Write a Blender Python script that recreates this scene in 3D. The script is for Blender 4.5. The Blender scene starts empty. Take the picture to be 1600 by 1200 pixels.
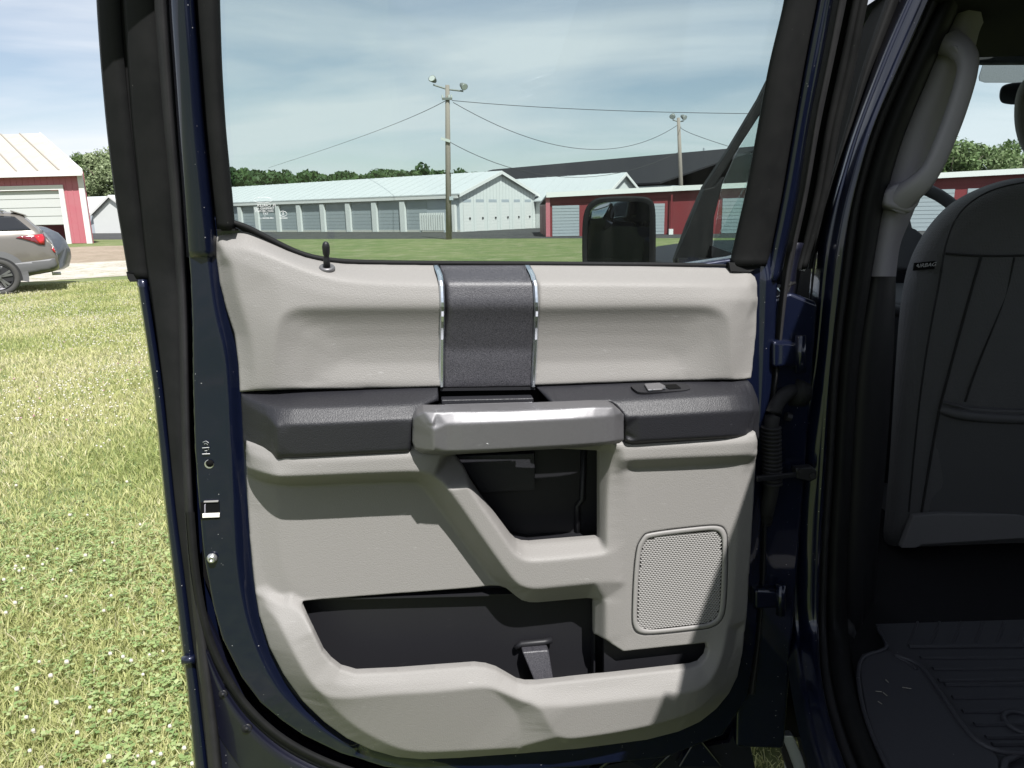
import bpy, bmesh, math, random
import numpy as np
from mathutils import Vector, Matrix, geometry
random.seed(4)
RNG = np.random.default_rng(11)
scene = bpy.context.scene
col = scene.collection
R = math.radians

# ------------------------------------------------------------------ camera
FPX, PITCH, ROLL, CAMZ = 1150.0, R(13.2), 0.02, 1.5
cd = bpy.data.cameras.new('camera')
cam = bpy.data.objects.new('camera', cd)
col.objects.link(cam)
cd.sensor_width = 36.0
cd.lens = FPX / 1600.0 * 36.0
cd.clip_start, cd.clip_end = 0.02, 6000
CAM_M = Matrix.Translation((0, 0, CAMZ)) @ Matrix.Rotation(R(90) - PITCH, 4, 'X') @ Matrix.Rotation(-ROLL, 4, 'Z')
cam.matrix_world = CAM_M
scene.camera = cam

# ------------------------------------------------------------------ world, sun, exposure
SUN = Vector((0.27, -0.68, 1.0)).normalized()
world = bpy.data.worlds.new('World')
scene.world = world
world.use_nodes = True
nt = world.node_tree
nt.nodes.clear()
def wn(t, **kw):
    n = nt.nodes.new(t)
    for k, v in kw.items():
        setattr(n, k, v)
    return n
out = wn('ShaderNodeOutputWorld')
bg = wn('ShaderNodeBackground')
bg.inputs['Strength'].default_value = 0.06
sky = wn('ShaderNodeTexSky', sky_type='NISHITA', sun_disc=False)
sky.sun_elevation = math.asin(SUN.z)
sky.sun_rotation = math.atan2(SUN.x, SUN.y)
sky.air_density, sky.dust_density, sky.ozone_density = 1.0, 0.25, 1.6
tc = wn('ShaderNodeTexCoord')
sep = wn('ShaderNodeSeparateXYZ')
nt.links.new(tc.outputs['Generated'], sep.inputs[0])
zz = wn('ShaderNodeMath', operation='ADD'); zz.inputs[1].default_value = 0.16
nt.links.new(sep.outputs['Z'], zz.inputs[0])
zm = wn('ShaderNodeMath', operation='MAXIMUM'); zm.inputs[1].default_value = 0.05
nt.links.new(zz.outputs[0], zm.inputs[0])
dx = wn('ShaderNodeMath', operation='DIVIDE'); dy = wn('ShaderNodeMath', operation='DIVIDE')
nt.links.new(sep.outputs['X'], dx.inputs[0]); nt.links.new(zm.outputs[0], dx.inputs[1])
nt.links.new(sep.outputs['Y'], dy.inputs[0]); nt.links.new(zm.outputs[0], dy.inputs[1])
cmb = wn('ShaderNodeCombineXYZ')
nt.links.new(dx.outputs[0], cmb.inputs[0]); nt.links.new(dy.outputs[0], cmb.inputs[1])
mp = wn('ShaderNodeMapping')
mp.inputs['Rotation'].default_value = (0, 0, R(-28))
mp.inputs['Scale'].default_value = (0.55, 1.25, 1)
mp.inputs['Location'].default_value = (3.1, 1.4, 0)
nt.links.new(cmb.outputs[0], mp.inputs[0])
nz = wn('ShaderNodeTexNoise')
nz.inputs['Scale'].default_value = 0.75
nz.inputs['Detail'].default_value = 7
nz.inputs['Roughness'].default_value = 0.52
nz.inputs['Distortion'].default_value = 0.5
nt.links.new(mp.outputs[0], nz.inputs['Vector'])
rp = wn('ShaderNodeValToRGB')
rp.color_ramp.elements[0].position = 0.36
rp.color_ramp.elements[0].color = (0.24, 0.24, 0.24, 1)
rp.color_ramp.elements[1].position = 0.60
rp.color_ramp.elements[1].color = (0.95, 0.95, 0.95, 1)
nt.links.new(nz.outputs['Fac'], rp.inputs[0])
mix = wn('ShaderNodeMixRGB')
mix.inputs[2].default_value = (8.6, 9.0, 9.6, 1)
nt.links.new(rp.outputs[0], mix.inputs[0])
nt.links.new(sky.outputs[0], mix.inputs[1])
nt.links.new(mix.outputs[0], bg.inputs[0])
nt.links.new(bg.outputs[0], out.inputs[0])

sd = bpy.data.lights.new('sun', 'SUN')
sd.energy, sd.angle, sd.color = 5.0, R(0.55), (1.0, 0.98, 0.955)
sun = bpy.data.objects.new('sun', sd)
col.objects.link(sun)
sun.rotation_mode = 'QUATERNION'
sun.rotation_quaternion = SUN.to_track_quat('Z', 'Y')
sun.location = SUN * 60

vs = scene.view_settings
vs.view_transform, vs.look, vs.gamma, vs.use_curve_mapping = 'Standard', 'None', 1.0, False
vs.exposure = 0.88
scene.render.engine = 'CYCLES'
scene.cycles.max_bounces = 10
scene.cycles.transparent_max_bounces = 16
scene.cycles.caustics_reflective = False
scene.cycles.caustics_refractive = False

# ------------------------------------------------------------------ measuring: pixels of the 1600x1200 frame to points of the place
CR = np.array(CAM_M.to_3x3())
C0 = np.array([0, 0, CAMZ])
def ray(px, py):
    return CR @ np.array([(px - 800) / FPX, -(py - 600) / FPX, -1.0])
def W(px, py, Y):                       # the point at world depth Y
    d = ray(px, py)
    return C0 + d * (Y / d[1])
def G(px, py, z=0.0):                   # the point on the ground
    d = ray(px, py)
    return C0 + d * ((z - CAMZ) / d[2])
def plane_hit(px, py, p0, n):
    d = ray(px, py)
    return C0 + d * (np.dot(p0 - C0, n) / np.dot(d, n))
# the open rear door: a vertical plane, latch end nearer, window part leaning inboard
DB = R(8)
DU = np.array([math.cos(DB), math.sin(DB), 0.0])
DN = np.array([math.sin(DB), -math.cos(DB), 0.0])
DZ = np.array([0, 0, 1.0])
DO = W(800, 600, 1.22).copy()
DO[2] = 0.0
VS, LEAN = 1.415, 0.20
def D(px, py, off):
    return plane_hit(px, py, DO + DN * off, DN)
def uv(px, py, off):
    p = D(px, py, off) - DO
    return float(p @ DU), float(p[2])
def P3(u, v, off):
    return DO + DU * u + DZ * v + DN * off
def D2(px, py, off):                    # door plane below the belt, leaning plane above
    p = D(px, py, off)
    if p[2] <= VS:
        return p
    n = DN - DZ * LEAN * 1.0
    n = DN * 1.0 + DZ * (-LEAN)
    return plane_hit(px, py, DO + DN * off + DZ * VS, n)

# ------------------------------------------------------------------ objects
def tag(o, label=None, cat=None, group=None, kind=None):
    if label: o['label'] = label
    if cat: o['category'] = cat
    if group: o['group'] = group
    if kind: o['kind'] = kind
    return o
def empty(name, loc, rz=0.0):
    o = bpy.data.objects.new(name, None)
    col.objects.link(o)
    o.empty_display_size = 0.1
    o.matrix_world = Matrix.Translation(Vector(loc)) @ Matrix.Rotation(rz, 4, 'Z')
    o['mw'] = [c for r in o.matrix_basis for c in r]
    return o
def adopt(o, parent):
    if parent is None:
        return
    o.parent = parent
    m = Matrix.Identity(4)
    chain = []
    p = parent
    while p is not None:
        chain.append(p)
        p = p.parent
    for q in reversed(chain):
        m = m @ (q.matrix_parent_inverse @ q.matrix_basis)
    o.matrix_parent_inverse = m.inverted()
def mesh_obj(name, verts, faces, mat, parent=None, smooth=False, uvs=None):
    me = bpy.data.meshes.new(name)
    me.from_pydata([tuple(map(float, v)) for v in verts], [], [tuple(map(int, f)) for f in faces])
    if uvs is not None:
        lay = me.uv_layers.new(name='UVMap')
        li = np.empty(len(me.loops), dtype=np.int32)
        me.loops.foreach_get('vertex_index', li)
        lay.data.foreach_set('uv', np.asarray(uvs, dtype=np.float32)[li].ravel())
    if smooth:
        me.polygons.foreach_set('use_smooth', [True] * len(me.polygons))
    if mat is not None:
        me.materials.append(mat)
    o = bpy.data.objects.new(name, me)
    col.objects.link(o)
    adopt(o, parent)
    return o
def fast_mesh(name, verts, faces, mat, parent=None, smooth=False, rnd=None):
    """numpy arrays, all faces of one size"""
    verts = np.asarray(verts, dtype=np.float32); faces = np.asarray(faces, dtype=np.int32)
    k = faces.shape[1]
    me = bpy.data.meshes.new(name)
    me.vertices.add(len(verts)); me.vertices.foreach_set('co', verts.ravel())
    me.loops.add(faces.size); me.loops.foreach_set('vertex_index', faces.ravel())
    me.polygons.add(len(faces))
    me.polygons.foreach_set('loop_start', np.arange(0, faces.size, k, dtype=np.int32))
    me.polygons.foreach_set('loop_total', np.full(len(faces), k, dtype=np.int32))
    if smooth:
        me.polygons.foreach_set('use_smooth', np.ones(len(faces), dtype=bool))
    if rnd is not None:
        a = me.attributes.new('rnd', 'FLOAT', 'POINT')
        a.data.foreach_set('value', np.asarray(rnd, dtype=np.float32))
    me.update(calc_edges=True)
    me.validate()
    if mat is not None:
        me.materials.append(mat)
    o = bpy.data.objects.new(name, me)
    col.objects.link(o)
    adopt(o, parent)
    return o

class MB:
    """collects simple shapes, builds ONE mesh"""
    def __init__(s): s.v, s.f = [], []
    def poly(s, pts):
        n = len(s.v); s.v += [tuple(p) for p in pts]; s.f.append(list(range(n, n + len(pts)))); return s
    def prism(s, pts, vec):
        vec = np.asarray(vec, float); a = [np.asarray(p, float) for p in pts]; b = [p + vec for p in a]
        n = len(s.v); k = len(a); s.v += [tuple(p) for p in a + b]
        s.f.append(list(range(n, n + k))[::-1]); s.f.append(list(range(n + k, n + 2 * k)))
        for i in range(k):
            j = (i + 1) % k
            s.f.append([n + i, n + j, n + k + j, n + k + i])
        return s
    def box(s, o, a, b, c):
        """corner o and three edge vectors"""
        o, a, b, c = [np.asarray(x, float) for x in (o, a, b, c)]
        return s.prism([o, o + a, o + a + b, o + b], c)
    def tube(s, pts, r, seg=8, cap=True):
        pts = [np.asarray(p, float) for p in pts]
        rs = r if hasattr(r, '__len__') else [r] * len(pts)
        n0 = len(s.v)
        up = np.array([0, 0, 1.0])
        for i, p in enumerate(pts):
            t = pts[min(i + 1, len(pts) - 1)] - pts[max(i - 1, 0)]
            t = t / (np.linalg.norm(t) + 1e-12)
            u_ = up if abs(t[2]) < 0.9 else np.array([1.0, 0, 0])
            a = np.cross(t, u_); a /= np.linalg.norm(a); b = np.cross(t, a)
            for k in range(seg):
                an = 2 * math.pi * k / seg
                s.v.append(tuple(p + (a * math.cos(an) + b * math.sin(an)) * rs[i]))
        for i in range(len(pts) - 1):
            for k in range(seg):
                k2 = (k + 1) % seg
                s.f.append([n0 + i * seg + k, n0 + i * seg + k2, n0 + (i + 1) * seg + k2, n0 + (i + 1) * seg + k])
        if cap:
            s.f.append([n0 + k for k in range(seg)][::-1])
            s.f.append([n0 + (len(pts) - 1) * seg + k for k in range(seg)])
        return s
    def build(s, name, mat, parent=None, smooth=False, bevel=0, seg=2):
        o = mesh_obj(name, s.v, s.f, mat, parent, smooth)
        bm = bmesh.new(); bm.from_mesh(o.data)
        bmesh.ops.recalc_face_normals(bm, faces=bm.faces)
        bm.to_mesh(o.data); bm.free()
        if bevel:
            m = o.modifiers.new('bevel', 'BEVEL'); m.width = bevel; m.segments = seg; m.limit_method = 'ANGLE'; m.angle_limit = R(30)
            o.data.polygons.foreach_set('use_smooth', [True] * len(o.data.polygons))
            w = o.modifiers.new('wn', 'WEIGHTED_NORMAL'); w.keep_sharp = True
        return o

# ------------------------------------------------------------------ materials
def mat(name, base, rough=0.6, metal=0.0, spec=0.5, coat=0.0, bump=None, vary=None, specks=None, sheen=0.0, scratch=None):
    """bump=(kind, scale, strength, distance); vary=(scale, amount, colour2); specks=(scale, size, colour)"""
    m = bpy.data.materials.new(name); m.use_nodes = True
    t = m.node_tree; b = t.nodes['Principled BSDF']
    b.inputs['Base Color'].default_value = (*base, 1)
    b.inputs['Roughness'].default_value = rough
    b.inputs['Metallic'].default_value = metal
    b.inputs['Specular IOR Level'].default_value = spec
    b.inputs['Coat Weight'].default_value = coat
    b.inputs['Coat Roughness'].default_value = 0.04
    if sheen: b.inputs['Sheen Weight'].default_value = sheen
    tcn = t.nodes.new('ShaderNodeTexCoord')
    colour = None
    if vary:
        n = t.nodes.new('ShaderNodeTexNoise'); n.inputs['Scale'].default_value = vary[0]; n.inputs['Detail'].default_value = 5
        n.inputs['Roughness'].default_value = 0.62
        t.links.new(tcn.outputs['Object'], n.inputs['Vector'])
        rr = t.nodes.new('ShaderNodeMapRange'); rr.inputs[1].default_value = 0.35; rr.inputs[2].default_value = 0.68
        rr.inputs[3].default_value = 0; rr.inputs[4].default_value = vary[1]
        t.links.new(n.outputs['Fac'], rr.inputs[0])
        x = t.nodes.new('ShaderNodeMixRGB'); x.inputs[1].default_value = (*base, 1); x.inputs[2].default_value = (*vary[2], 1)
        t.links.new(rr.outputs[0], x.inputs[0]); colour = x.outputs[0]
        r2 = t.nodes.new('ShaderNodeMapRange'); r2.inputs[1].default_value = 0.3; r2.inputs[2].default_value = 0.7
        r2.inputs[3].default_value = max(0.02, rough - 0.07); r2.inputs[4].default_value = min(1, rough + 0.1)
        t.links.new(n.outputs['Fac'], r2.inputs[0]); t.links.new(r2.outputs[0], b.inputs['Roughness'])
    if specks:
        v = t.nodes.new('ShaderNodeTexVoronoi'); v.inputs['Scale'].default_value = specks[0]
        t.links.new(tcn.outputs['Object'], v.inputs['Vector'])
        wnn = t.nodes.new('ShaderNodeSeparateColor'); t.links.new(v.outputs['Color'], wnn.inputs[0])
        thr = t.nodes.new('ShaderNodeMath'); thr.operation = 'MULTIPLY'; thr.inputs[1].default_value = specks[1]
        t.links.new(wnn.outputs[0], thr.inputs[0])
        p = t.nodes.new('ShaderNodeMath'); p.operation = 'POWER'; p.inputs[1].default_value = 4.0
        t.links.new(wnn.outputs[1], p.inputs[0])
        q = t.nodes.new('ShaderNodeMath'); q.operation = 'MULTIPLY'
        t.links.new(thr.outputs[0], q.inputs[0]); t.links.new(p.outputs[0], q.inputs[1])
        lt = t.nodes.new('ShaderNodeMath'); lt.operation = 'LESS_THAN'
        t.links.new(v.outputs['Distance'], lt.inputs[0]); t.links.new(q.outputs[0], lt.inputs[1])
        x2 = t.nodes.new('ShaderNodeMixRGB'); x2.inputs[1].default_value = (*base, 1); x2.inputs[2].default_value = (*specks[2], 1)
        if colour: t.links.new(colour, x2.inputs[1])
        t.links.new(lt.outputs[0], x2.inputs[0]); colour = x2.outputs[0]
    if scratch:
        # faint pale scuffs: thin stretched noise ridges
        mpn = t.nodes.new('ShaderNodeMapping'); mpn.inputs['Rotation'].default_value = (0.4, 0.9, 0.5); mpn.inputs['Scale'].default_value = (2.2, 20, 14)
        t.links.new(tcn.outputs['Object'], mpn.inputs[0])
        n2 = t.nodes.new('ShaderNodeTexNoise'); n2.inputs['Scale'].default_value = 9; n2.inputs['Detail'].default_value = 3
        t.links.new(mpn.outputs[0], n2.inputs['Vector'])
        r3 = t.nodes.new('ShaderNodeMapRange'); r3.inputs[1].default_value = 0.70; r3.inputs[2].default_value = 0.76
        r3.inputs[3].default_value = 0; r3.inputs[4].default_value = scratch[0]
        t.links.new(n2.outputs['Fac'], r3.inputs[0])
        x3 = t.nodes.new('ShaderNodeMixRGB'); x3.inputs[1].default_value = (*base, 1); x3.inputs[2].default_value = (*scratch[1], 1)
        if colour: t.links.new(colour, x3.inputs[1])
        t.links.new(r3.outputs[0], x3.inputs[0]); colour = x3.outputs[0]
    if colour: t.links.new(colour, b.inputs['Base Color'])
    if bump:
        kind, sc, st, dist = bump
        bn = t.nodes.new('ShaderNodeBump'); bn.inputs['Strength'].default_value = st; bn.inputs['Distance'].default_value = dist
        if kind == 'leather':
            nn = t.nodes.new('ShaderNodeTexNoise'); nn.inputs['Scale'].default_value = sc * 0.5; nn.inputs['Detail'].default_value = 2
            t.links.new(tcn.outputs['Object'], nn.inputs['Vector'])
            ad = t.nodes.new('ShaderNodeMixRGB'); ad.blend_type = 'ADD'; ad.inputs[0].default_value = 0.004
            t.links.new(tcn.outputs['Object'], ad.inputs[1]); t.links.new(nn.outputs['Color'], ad.inputs[2])
            v = t.nodes.new('ShaderNodeTexVoronoi'); v.feature = 'SMOOTH_F1'; v.inputs['Scale'].default_value = sc; v.inputs['Smoothness'].default_value = 0.4
            t.links.new(ad.outputs[0], v.inputs['Vector'])
            inv = t.nodes.new('ShaderNodeMath'); inv.operation = 'SUBTRACT'; inv.inputs[0].default_value = 1.0
            t.links.new(v.outputs['Distance'], inv.inputs[1]); t.links.new(inv.outputs[0], bn.inputs['Height'])
        elif kind == 'wave':
            wv = t.nodes.new('ShaderNodeTexWave'); wv.inputs['Scale'].default_value = sc; wv.inputs['Distortion'].default_value = 0
            t.links.new(tcn.outputs['Object'], wv.inputs['Vector']); t.links.new(wv.outputs['Fac'], bn.inputs['Height'])
        elif kind == 'weave':
            v = t.nodes.new('ShaderNodeTexVoronoi'); v.inputs['Scale'].default_value = sc; v.inputs['Randomness'].default_value = 0.25
            t.links.new(tcn.outputs['Object'], v.inputs['Vector']); t.links.new(v.outputs['Distance'], bn.inputs['Height'])
        else:
            nn = t.nodes.new('ShaderNodeTexNoise'); nn.inputs['Scale'].default_value = sc; nn.inputs['Detail'].default_value = 4
            t.links.new(tcn.outputs['Object'], nn.inputs['Vector']); t.links.new(nn.outputs['Fac'], bn.inputs['Height'])
        t.links.new(bn.outputs[0], b.inputs['Normal'])
    return m
def glass(name, tint, refl=0.06, rough=0.0, dust=None):
    m = bpy.data.materials.new(name); m.use_nodes = True
    t = m.node_tree; t.nodes.clear()
    o = t.nodes.new('ShaderNodeOutputMaterial'); tr = t.nodes.new('ShaderNodeBsdfTransparent'); gl = t.nodes.new('ShaderNodeBsdfGlossy')
    tr.inputs[0].default_value = (*tint, 1); gl.inputs['Roughness'].default_value = rough
    lw = t.nodes.new('ShaderNodeLayerWeight'); lw.inputs[0].default_value = 0.5
    pw = t.nodes.new('ShaderNodeMath'); pw.operation = 'POWER'; pw.inputs[1].default_value = 5.0
    fr = t.nodes.new('ShaderNodeMath'); fr.operation = 'MULTIPLY_ADD'; fr.inputs[1].default_value = 0.9; fr.inputs[2].default_value = 0.035
    t.links.new(lw.outputs['Facing'], pw.inputs[0]); t.links.new(pw.outputs[0], fr.inputs[0])
    mx = t.nodes.new('ShaderNodeMixShader')
    t.links.new(fr.outputs[0], mx.inputs[0]); t.links.new(tr.outputs[0], mx.inputs[1]); t.links.new(gl.outputs[0], mx.inputs[2])
    last = mx
    if dust:
        df = t.nodes.new('ShaderNodeBsdfDiffuse'); df.inputs[0].default_value = (0.55, 0.55, 0.52, 1)
        tcn = t.nodes.new('ShaderNodeTexCoord'); mpn = t.nodes.new('ShaderNodeMapping'); mpn.inputs['Scale'].default_value = (9, 9, 0.7)
        nn = t.nodes.new('ShaderNodeTexNoise'); nn.inputs['Scale'].default_value = 5; nn.inputs['Detail'].default_value = 5
        t.links.new(tcn.outputs['Object'], mpn.inputs[0]); t.links.new(mpn.outputs[0], nn.inputs['Vector'])
        rr = t.nodes.new('ShaderNodeMapRange'); rr.inputs[1].default_value = 0.4; rr.inputs[2].default_value = 0.8; rr.inputs[3].default_value = dust * 0.4; rr.inputs[4].default_value = dust * 1.6
        t.links.new(nn.outputs['Fac'], rr.inputs[0])
        m2 = t.nodes.new('ShaderNodeMixShader'); t.links.new(rr.outputs[0], m2.inputs[0]); t.links.new(mx.outputs[0], m2.inputs[1]); t.links.new(df.outputs[0], m2.inputs[2]); last = m2
    t.links.new(last.outputs[0], o.inputs[0])
    return m
DUST = (0.35, 0.34, 0.36)
M = dict(
    trim=mat('grey_trim_plastic', (0.190, 0.182, 0.173), 0.57, spec=0.3, bump=('leather', 540, 0.5, 0.0006), vary=(2.2, 0.25, (0.168, 0.161, 0.153)), scratch=(0.2, (0.36, 0.355, 0.35))),
    trim_plain=mat('grey_smooth_plastic', (0.205, 0.198, 0.190), 0.45, spec=0.35),
    black=mat('black_grained_plastic', (0.012, 0.012, 0.015), 0.50, spec=0.42, bump=('leather', 540, 0.5, 0.0006), scratch=(0.10, (0.10, 0.10, 0.11))),
    blackflat=mat('black_smooth_plastic', (0.010, 0.010, 0.012), 0.5, spec=0.35, bump=('noise', 900, 0.15, 0.0004), scratch=(0.10, (0.07, 0.07, 0.07))),
    insert=mat('dark_speckled_insert', (0.018, 0.018, 0.022), 0.42, metal=0.0, spec=0.45, bump=('noise', 700, 0.55, 0.0008), vary=(600, 0.9, (0.060, 0.058, 0.066))),
    silver=mat('satin_grey_paint', (0.125, 0.122, 0.127), 0.45, metal=0.5, spec=0.5, vary=(500, 0.2, (0.2, 0.2, 0.205)), scratch=(0.14, (0.32, 0.32, 0.32))),
    chrome=mat('chrome', (0.72, 0.76, 0.82), 0.24, metal=1.0),
    brightmetal=mat('zinc_metal', (0.55, 0.55, 0.54), 0.3, metal=0.9),
    latch=mat('pale_latch_plastic', (0.72, 0.70, 0.62), 0.5),
    rubber=mat('black_rubber', (0.0065, 0.0068, 0.0072), 0.66, spec=0.14, bump=('noise', 300, 0.12, 0.0005), vary=(14, 0.5, (0.015, 0.0148, 0.0148)), specks=(150, 0.12, (0.07, 0.07, 0.065))),
    rubberlight=mat('dusty_grey_rubber', (0.015, 0.0148, 0.0162), 0.62, spec=0.18, bump=('noise', 300, 0.12, 0.0005), vary=(18, 0.5, (0.028, 0.027, 0.028))),
    paint=mat('navy_metallic_paint', (0.0034, 0.0056, 0.0185), 0.33, metal=0.35, spec=0.25, coat=0.9, specks=(140, 0.16, DUST), vary=(3, 0.3, (0.0045, 0.007, 0.023))),
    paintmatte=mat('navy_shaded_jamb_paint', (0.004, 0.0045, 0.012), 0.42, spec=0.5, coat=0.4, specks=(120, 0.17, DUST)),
    interior=mat('grey_pillar_plastic', (0.25, 0.24, 0.275), 0.6, spec=0.3, bump=('leather', 420, 0.25, 0.0005)),
    headliner=mat('charcoal_headliner', (0.035, 0.036, 0.036), 0.9, spec=0.1),
    console=mat('olive_grey_console', (0.15, 0.15, 0.135), 0.7, spec=0.2),
    fabric=mat('black_seat_fabric', (0.098, 0.099, 0.104), 0.85, spec=0.2, bump=('weave', 300, 1.0, 0.0018), sheen=0.15),
    vinyl=mat('black_seat_vinyl', (0.080, 0.081, 0.086), 0.6, spec=0.3, bump=('leather', 420, 0.3, 0.0006)),
    felt=mat('grey_seat_flap_cloth', (0.15, 0.15, 0.155), 0.9, spec=0.1, bump=('noise', 200, 0.3, 0.001)),
    thread=mat('seam_thread', (0.012, 0.012, 0.013), 0.8),
    mat_rubber=mat('black_floor_mat_rubber', (0.036, 0.036, 0.043), 0.5, spec=0.35, bump=('noise', 120, 0.2, 0.001), specks=(60, 0.10, (0.16, 0.16, 0.16))),
    carpet=mat('black_carpet', (0.012, 0.012, 0.014), 1.0, spec=0.1, bump=('noise', 600, 0.8, 0.002)),
    mirror=mat('mirror_glass', (0.38, 0.40, 0.42), 0.01, metal=1.0),
    white=mat('white_print', (0.75, 0.76, 0.76), 0.6),
    rubbertag=mat('grey_tag_print', (0.42, 0.42, 0.43), 0.7),
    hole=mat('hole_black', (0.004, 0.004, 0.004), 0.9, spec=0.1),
    doorglass=glass('green_door_glass', (0.82, 0.873, 0.858), dust=0.006),
    windshield=glass('windshield_glass', (0.93, 0.975, 0.97)),
    carglass=mat('dark_car_glass', (0.012, 0.013, 0.015), 0.04, spec=0.7),
)
# ------------------------------------------------------------------ surface tools for the truck
def chaikin(pts, it=2, closed=False, keep=()):
    pts = [tuple(p) for p in pts]
    for _ in range(it):
        new = []
        n = len(pts)
        rng = range(n) if closed else range(n - 1)
        if not closed: new.append(pts[0])
        for i in rng:
            a, b = np.array(pts[i]), np.array(pts[(i + 1) % n])
            new.append(tuple(a * .75 + b * .25)); new.append(tuple(a * .25 + b * .75))
        if not closed: new.append(pts[-1])
        pts = new
    return pts
def seg_dist(Pu, Pv, poly, closed=True):
    """distance to a polyline and the nearest point on it"""
    best = np.full(Pu.shape, 1e9); bu = np.zeros(Pu.shape); bv = np.zeros(Pu.shape)
    n = len(poly)
    for i in range(n if closed else n - 1):
        ax, ay = poly[i][:2]; bx, by = poly[(i + 1) % n][:2]
        ex, ey = bx - ax, by - ay
        L = ex * ex + ey * ey + 1e-18
        t = np.clip(((Pu - ax) * ex + (Pv - ay) * ey) / L, 0, 1)
        qx, qy = ax + t * ex, ay + t * ey
        d = np.hypot(Pu - qx, Pv - qy)
        m = d < best
        best[m] = d[m]; bu[m] = qx[m]; bv[m] = qy[m]
    return best, bu, bv
def inside(Pu, Pv, poly):
    c = np.zeros(Pu.shape, bool); n = len(poly)
    for i in range(n):
        x1, y1 = poly[i][:2]; x2, y2 = poly[(i + 1) % n][:2]
        if y1 == y2: continue
        m = ((y1 > Pv) != (y2 > Pv)) & (Pu < (x2 - x1) * (Pv - y1) / (y2 - y1) + x1)
        c ^= m
    return c
def relief(name, outline, lines, material, parent, res=0.002, blur=2, back=0.02, holes=(), edge_r=0.003, hole_r=0.002, extra=None):
    """A moulded panel: break lines (pixel x, pixel y, height off the door plane) become a smooth height field over the door plane."""
    def conv(pl): return [(*uv(x, y, o), o) for x, y, o in pl]
    def dens(pl, step=.012):
        r = []
        for a, b in zip(pl[:-1], pl[1:]):
            k = max(1, int(math.hypot(b[0] - a[0], b[1] - a[1]) / step))
            r += [tuple(a[i] + (b[i] - a[i]) * j / k for i in range(3)) for j in range(k)]
        return r + [pl[-1]]
    ol = conv(outline); hs = [conv(h) for h in holes]; ls = [dens(chaikin(conv(l), 2)) for l in lines]; ol = dens(ol + ol[:1])[:-1]; hs = [dens(h + h[:1])[:-1] for h in hs]
    V, H, E = [], [], []
    for pl, closed in [(ol, 1)] + [(h, 1) for h in hs] + [(l, 0) for l in ls]:
        b = len(V); n = len(pl)
        V += [Vector((p[0], p[1])) for p in pl]; H += [p[2] for p in pl]
        E += [(b + i, b + (i + 1) % n) for i in range(n if closed else n - 1)]
    ov, oe, of, orig_v, _, _ = geometry.delaunay_2d_cdt(V, E, [], 0, 1e-6)
    oh = []
    for p, og in zip(ov, orig_v):
        if og: oh.append(H[og[0]])
        else:
            bd, bh = 1e9, 0
            for a, b in E:
                A, B = V[a], V[b]; e = B - A
                t = max(0, min(1, (p - A).dot(e) / (e.length_squared + 1e-18)))
                d = (A + e * t - p).length
                if d < bd: bd, bh = d, H[a] * (1 - t) + H[b] * t
            oh.append(bh)
    us = [p[0] for p in ol]; vv = [p[1] for p in ol]
    mg = 3 * res
    gu = np.arange(min(us) - mg, max(us) + mg, res); gv = np.arange(min(vv) - mg, max(vv) + mg, res)
    U_, V_ = np.meshgrid(gu, gv)
    Hh = np.full(U_.shape, np.nan)
    for f in of:
        A, B, C = [ov[i] for i in f[:3]]
        den = (B[1] - C[1]) * (A[0] - C[0]) + (C[0] - B[0]) * (A[1] - C[1])
        if abs(den) < 1e-14: continue
        i0 = max(0, int((min(A[0], B[0], C[0]) - gu[0]) / res)); i1 = int((max(A[0], B[0], C[0]) - gu[0]) / res) + 2
        j0 = max(0, int((min(A[1], B[1], C[1]) - gv[0]) / res)); j1 = int((max(A[1], B[1], C[1]) - gv[0]) / res) + 2
        su, sv = U_[j0:j1, i0:i1], V_[j0:j1, i0:i1]
        l1 = ((B[1] - C[1]) * (su - C[0]) + (C[0] - B[0]) * (sv - C[1])) / den
        l2 = ((C[1] - A[1]) * (su - C[0]) + (A[0] - C[0]) * (sv - C[1])) / den
        l3 = 1 - l1 - l2
        m = (l1 >= -1e-6) & (l2 >= -1e-6) & (l3 >= -1e-6)
        sub = Hh[j0:j1, i0:i1]
        sub[m] = (l1 * oh[f[0]] + l2 * oh[f[1]] + l3 * oh[f[2]])[m]
    def blur1(A, n):
        for ax in (0, 1):
            for _ in range(n):
                p = np.pad(A, [(1, 1) if ax == 0 else (0, 0), (1, 1) if ax == 1 else (0, 0)], constant_values=np.nan)
                s = np.stack([np.take(p, range(0, A.shape[ax]), ax), np.take(p, range(1, A.shape[ax] + 1), ax), np.take(p, range(2, A.shape[ax] + 2), ax)])
                w = ~np.isnan(s)
                wt = np.array([1, 2, 1.0]).reshape(3, 1, 1) * w
                tot = wt.sum(0)
                A = np.where(tot > 0, np.nansum(np.nan_to_num(s) * wt, 0) / np.maximum(tot, 1e-9), np.nan)
        return A
    Hs = blur1(Hh, blur)
    for _ in range(6):
        Hs = np.where(np.isnan(Hs), blur1(Hs, 1), Hs)
    Hs = np.nan_to_num(Hs)
    if extra is not None: Hs = Hs + extra(U_, V_)
    ins = inside(U_, V_, ol)
    d, bu, bv = seg_dist(U_, V_, ol)
    dh = np.full(U_.shape, 1e9)
    for h in hs:
        ih = inside(U_, V_, h)
        d2, b2, c2 = seg_dist(U_, V_, h)
        ins &= ~ih
        dh = np.minimum(dh, d2)
        m = d2 < d
        d = np.where(m, d2, d); bu = np.where(m, b2, bu); bv = np.where(m, c2, bv)
    cell = ins[:-1, :-1] | ins[1:, :-1] | ins[:-1, 1:] | ins[1:, 1:]
    used = np.zeros(ins.shape, bool)
    used[:-1, :-1] |= cell; used[1:, :-1] |= cell; used[:-1, 1:] |= cell; used[1:, 1:] |= cell
    fu = np.where(ins, U_, bu); fv = np.where(ins, V_, bv)
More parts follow.
